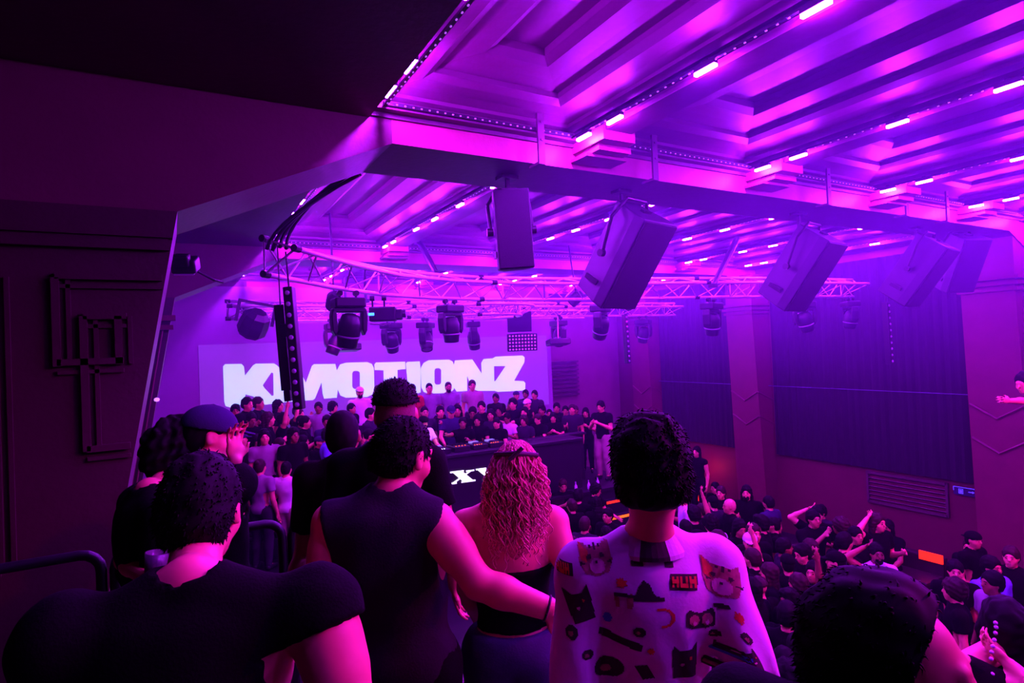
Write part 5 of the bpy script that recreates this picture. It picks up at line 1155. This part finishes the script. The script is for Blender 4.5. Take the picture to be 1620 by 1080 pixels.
# --- dance floor
Fl = [(1082, 789, 'drink', 'cap', 'white', 300, 'man in white T-shirt and purple cap at the far side of the floor'), (1141, 779, 'drink', 'short', 'black', 250, None), (1151, 800, 'stand', 'buzz', 'black', 300, 'person with pale hair before the glowing bench'), (1183, 779, 'drink', 'long', 'black', 240, 'woman with very long dark hair before the red wall'), (1101, 815, 'up', 'messy', 'black', 20, None), (1117, 806, 'stand', 'short', 'black', 330, None), (1128, 797, 'stand', 'cap', 'charcoal', 10, None), (1108, 853, 'stand', 'cap', 'grey', 160, 'smiling man in a black hat behind the patterned shirt'), (1160, 831, 'clap', 'long', 'black', 200, 'woman with her head tilted back beside the white cap'), (1178, 862, 'stand', 'cap', 'black', 230, 'person in a white baseball cap on the dance floor'), (1215, 795, 'stand', 'short', 'navy', 0, None), (1241, 868, 'drink', 'short', 'charcoal', 130, None), (1257, 872, 'clap', 'short', 'black', 290, None), (1293, 814, 'head', 'short', 'black', 230, None), (1302, 820, 'phone', 'short', 'black', 200, None), (1290, 868, 'stand', 'long', 'black', 350, None), (1350, 842, 'stand', 'short', 'black', 200, None), (1376, 872, 'head', 'short', 'white', 220, 'man in a white tank top with his arm crossed over his face'), (1331, 858, 'drink', 'short', 'black', 100, None), (1383, 826, 'head', 'long', 'black', 190, 'woman with a raised elbow seen before the vent'), (1538, 853, 'stand', 'capback', 'black', 190, 'man in a backwards cap standing near the right edge'), (1521, 902, 'stand', 'short', 'black', 240, None), (1557, 896, 'stand', 'short', 'blue', 200, 'man with moustache in a bright blue shirt, lower right'), (1580, 925, 'stand', 'short', 'grey', 300, 'person in a striped top behind the blue shirt'), (1168, 890, 'stand', 'messy', 'black', 20, None), (1223, 937, 'stand', 'fade', 'black', 10, 'man with a faded haircut seen from behind, below the orange screen glow'), (1255, 895, 'stand', 'cap', 'black', 40, None), (1272, 902, 'stand', 'short', 'black', 260, None), (1284, 941, 'clap', 'short', 'black', 230, None), (1288, 964, 'phone', 'curly', 'black', 240, None), (1260, 985, 'reach', 'buzz', 'black', 80, None), (1251, 1020, 'clap', 'short', 'black', 60, None), (1244, 1042, 'stand', 'short', 'charcoal', 30, None), (1203, 930, 'stand', 'long', 'black', 350, None), (1247, 1075, 'stand', 'curly', 'sand', 20, None), (1258, 950, 'drink', 'messy', 'black', 280, None), (1210, 905, 'hip', 'long', 'black', 330, None), (1195, 880, 'up', 'short', 'black', 350, None), (1190, 830, 'stand', 'messy', 'black', 330, None), (1205, 845, 'drink', 'short', 'black', 200, None), (1225, 830, 'stand', 'bun', 'black', 320, None), (1320, 835, 'stand', 'curly', 'black', 340, None), (1600, 880, 'drink', 'short', 'black', 260, None), (1320, 890, 'stand', 'cap', 'navy', 330, None), (1230, 965, 'stand', 'short', 'black', 60, None), (1215, 1000, 'drink', 'bun', 'black', 330, None), (1270, 925, 'stand', 'long', 'black', 350, None), (1305, 925, 'up', 'short', 'black', 300, None), (1135, 830, 'stand', 'curly', 'white', 10, 'person in a round pale top seen from behind near the purple cap'), (1150, 855, 'drink', 'short', 'black', 340, None), (1605, 945, 'stand', 'long', 'sand', 250, None), (1545, 935, 'stand', 'curly', 'black', 330, None), (1095, 835, 'stand', 'short', 'blue', 20, None)]
for k, (px, py, ps, hh, tt, yw, lab) in enumerate(Fl):
    cm = CL['white'] if (lab and 'white baseball' in lab) else (mat('cap_purple', (.25, .12, .35), .8, noise=.1) if lab and 'purple cap' in lab else CL['black'])
    at_head(px, py, 0, 'floor', zf=0.0, s=.93+.025*(k % 5), pose=ps, hair=hh, top=tt, yaw=yw, skin=(0, 0, 1, 0, 1, 2)[k % 6], label=lab, capm=cm, hairm=(HBLD if lab and 'pale hair' in lab else None), sleeve=0 if (lab and 'tank' in lab) else .55, beard=(k % 7 == 3))
# standing on the bench and seated ones
p = ATX(1105, 766, 10.0); person(10.0, p[1], .46, R_(255), 'stand', 'long', 'black', 0, s=.93, zone='bench', label='long-haired woman standing up on the bench against the red wall', sleeve=0)
for k, (yy, hh, tt, ps) in enumerate(((9.4, 'short', 'black', 'sit'), (6.9, 'messy', 'charcoal', 'sit'), (5.7, 'long', 'black', 'sit'), (4.5, 'short', 'black', 'sit'), (3.2, 'curly', 'navy', 'sit'))): person(10.45, yy, 0.0, R_(270), ps, hh, tt, k % 3, s=.97, zone='bench')
# nobody stands inside a neighbour
crowd = [o for o in COL.objects if o.name.startswith('person') and o.type == 'EMPTY' and o.get('group')]
PZ = [[o.location.x, o.location.y] for o in crowd]; P0 = [list(p) for p in PZ]
FIX = {i for i, o in enumerate(crowd) if 'bench' in o['group'] or 'DJ' in o['label'] or 'stage edge' in o['label']}
for it in range(40):
    for i in range(len(crowd)):
        for j in range(i+1, len(crowd)):
            if abs(crowd[i].location.z-crowd[j].location.z) > 1.2: continue
            dx = PZ[i][0]-PZ[j][0]; dy = PZ[i][1]-PZ[j][1]; d = math.hypot(dx, dy)+1e-6; m_ = .40
            if d < m_:
                f = (m_-d)/d*.5
                if i not in FIX: PZ[i][0] += dx*f; PZ[i][1] += dy*f
                if j not in FIX: PZ[j][0] -= dx*f; PZ[j][1] -= dy*f
for o, p, q in zip(crowd, PZ, P0):
    dx, dy = p[0]-q[0], p[1]-q[1]; d = math.hypot(dx, dy); k_ = min(1, .35/max(d, 1e-6)); o.location.x = q[0]+dx*k_; o.location.y = min(q[1]+dy*k_, 13.15)
    if abs(o.location.z-1.4) < .01: o.location.x = min(o.location.x, 8.72)
# unique wording for look-alikes: say where they stand
XW = lambda x, y, xs: 'x'
for lab, L in used_labels.items():
    if len(L) > 1:
        L.sort(key=lambda t: (t[1]*math.cos(YAW)-t[2]*math.sin(YAW)))
        if len(L) == 2: w = ['left of two', 'right of two']
        elif len(L) == 3: w = ['left of three', 'middle of three', 'right of three']
        else: w = ['%s from left' % ('first', 'second', 'third', 'fourth', 'fifth', 'sixth', 'seventh', 'eighth', 'ninth', 'tenth')[i] for i in range(len(L))]
        for t, q in zip(L, w): t[0]['label'] = lab+', '+q

# ================================================================== HAZE
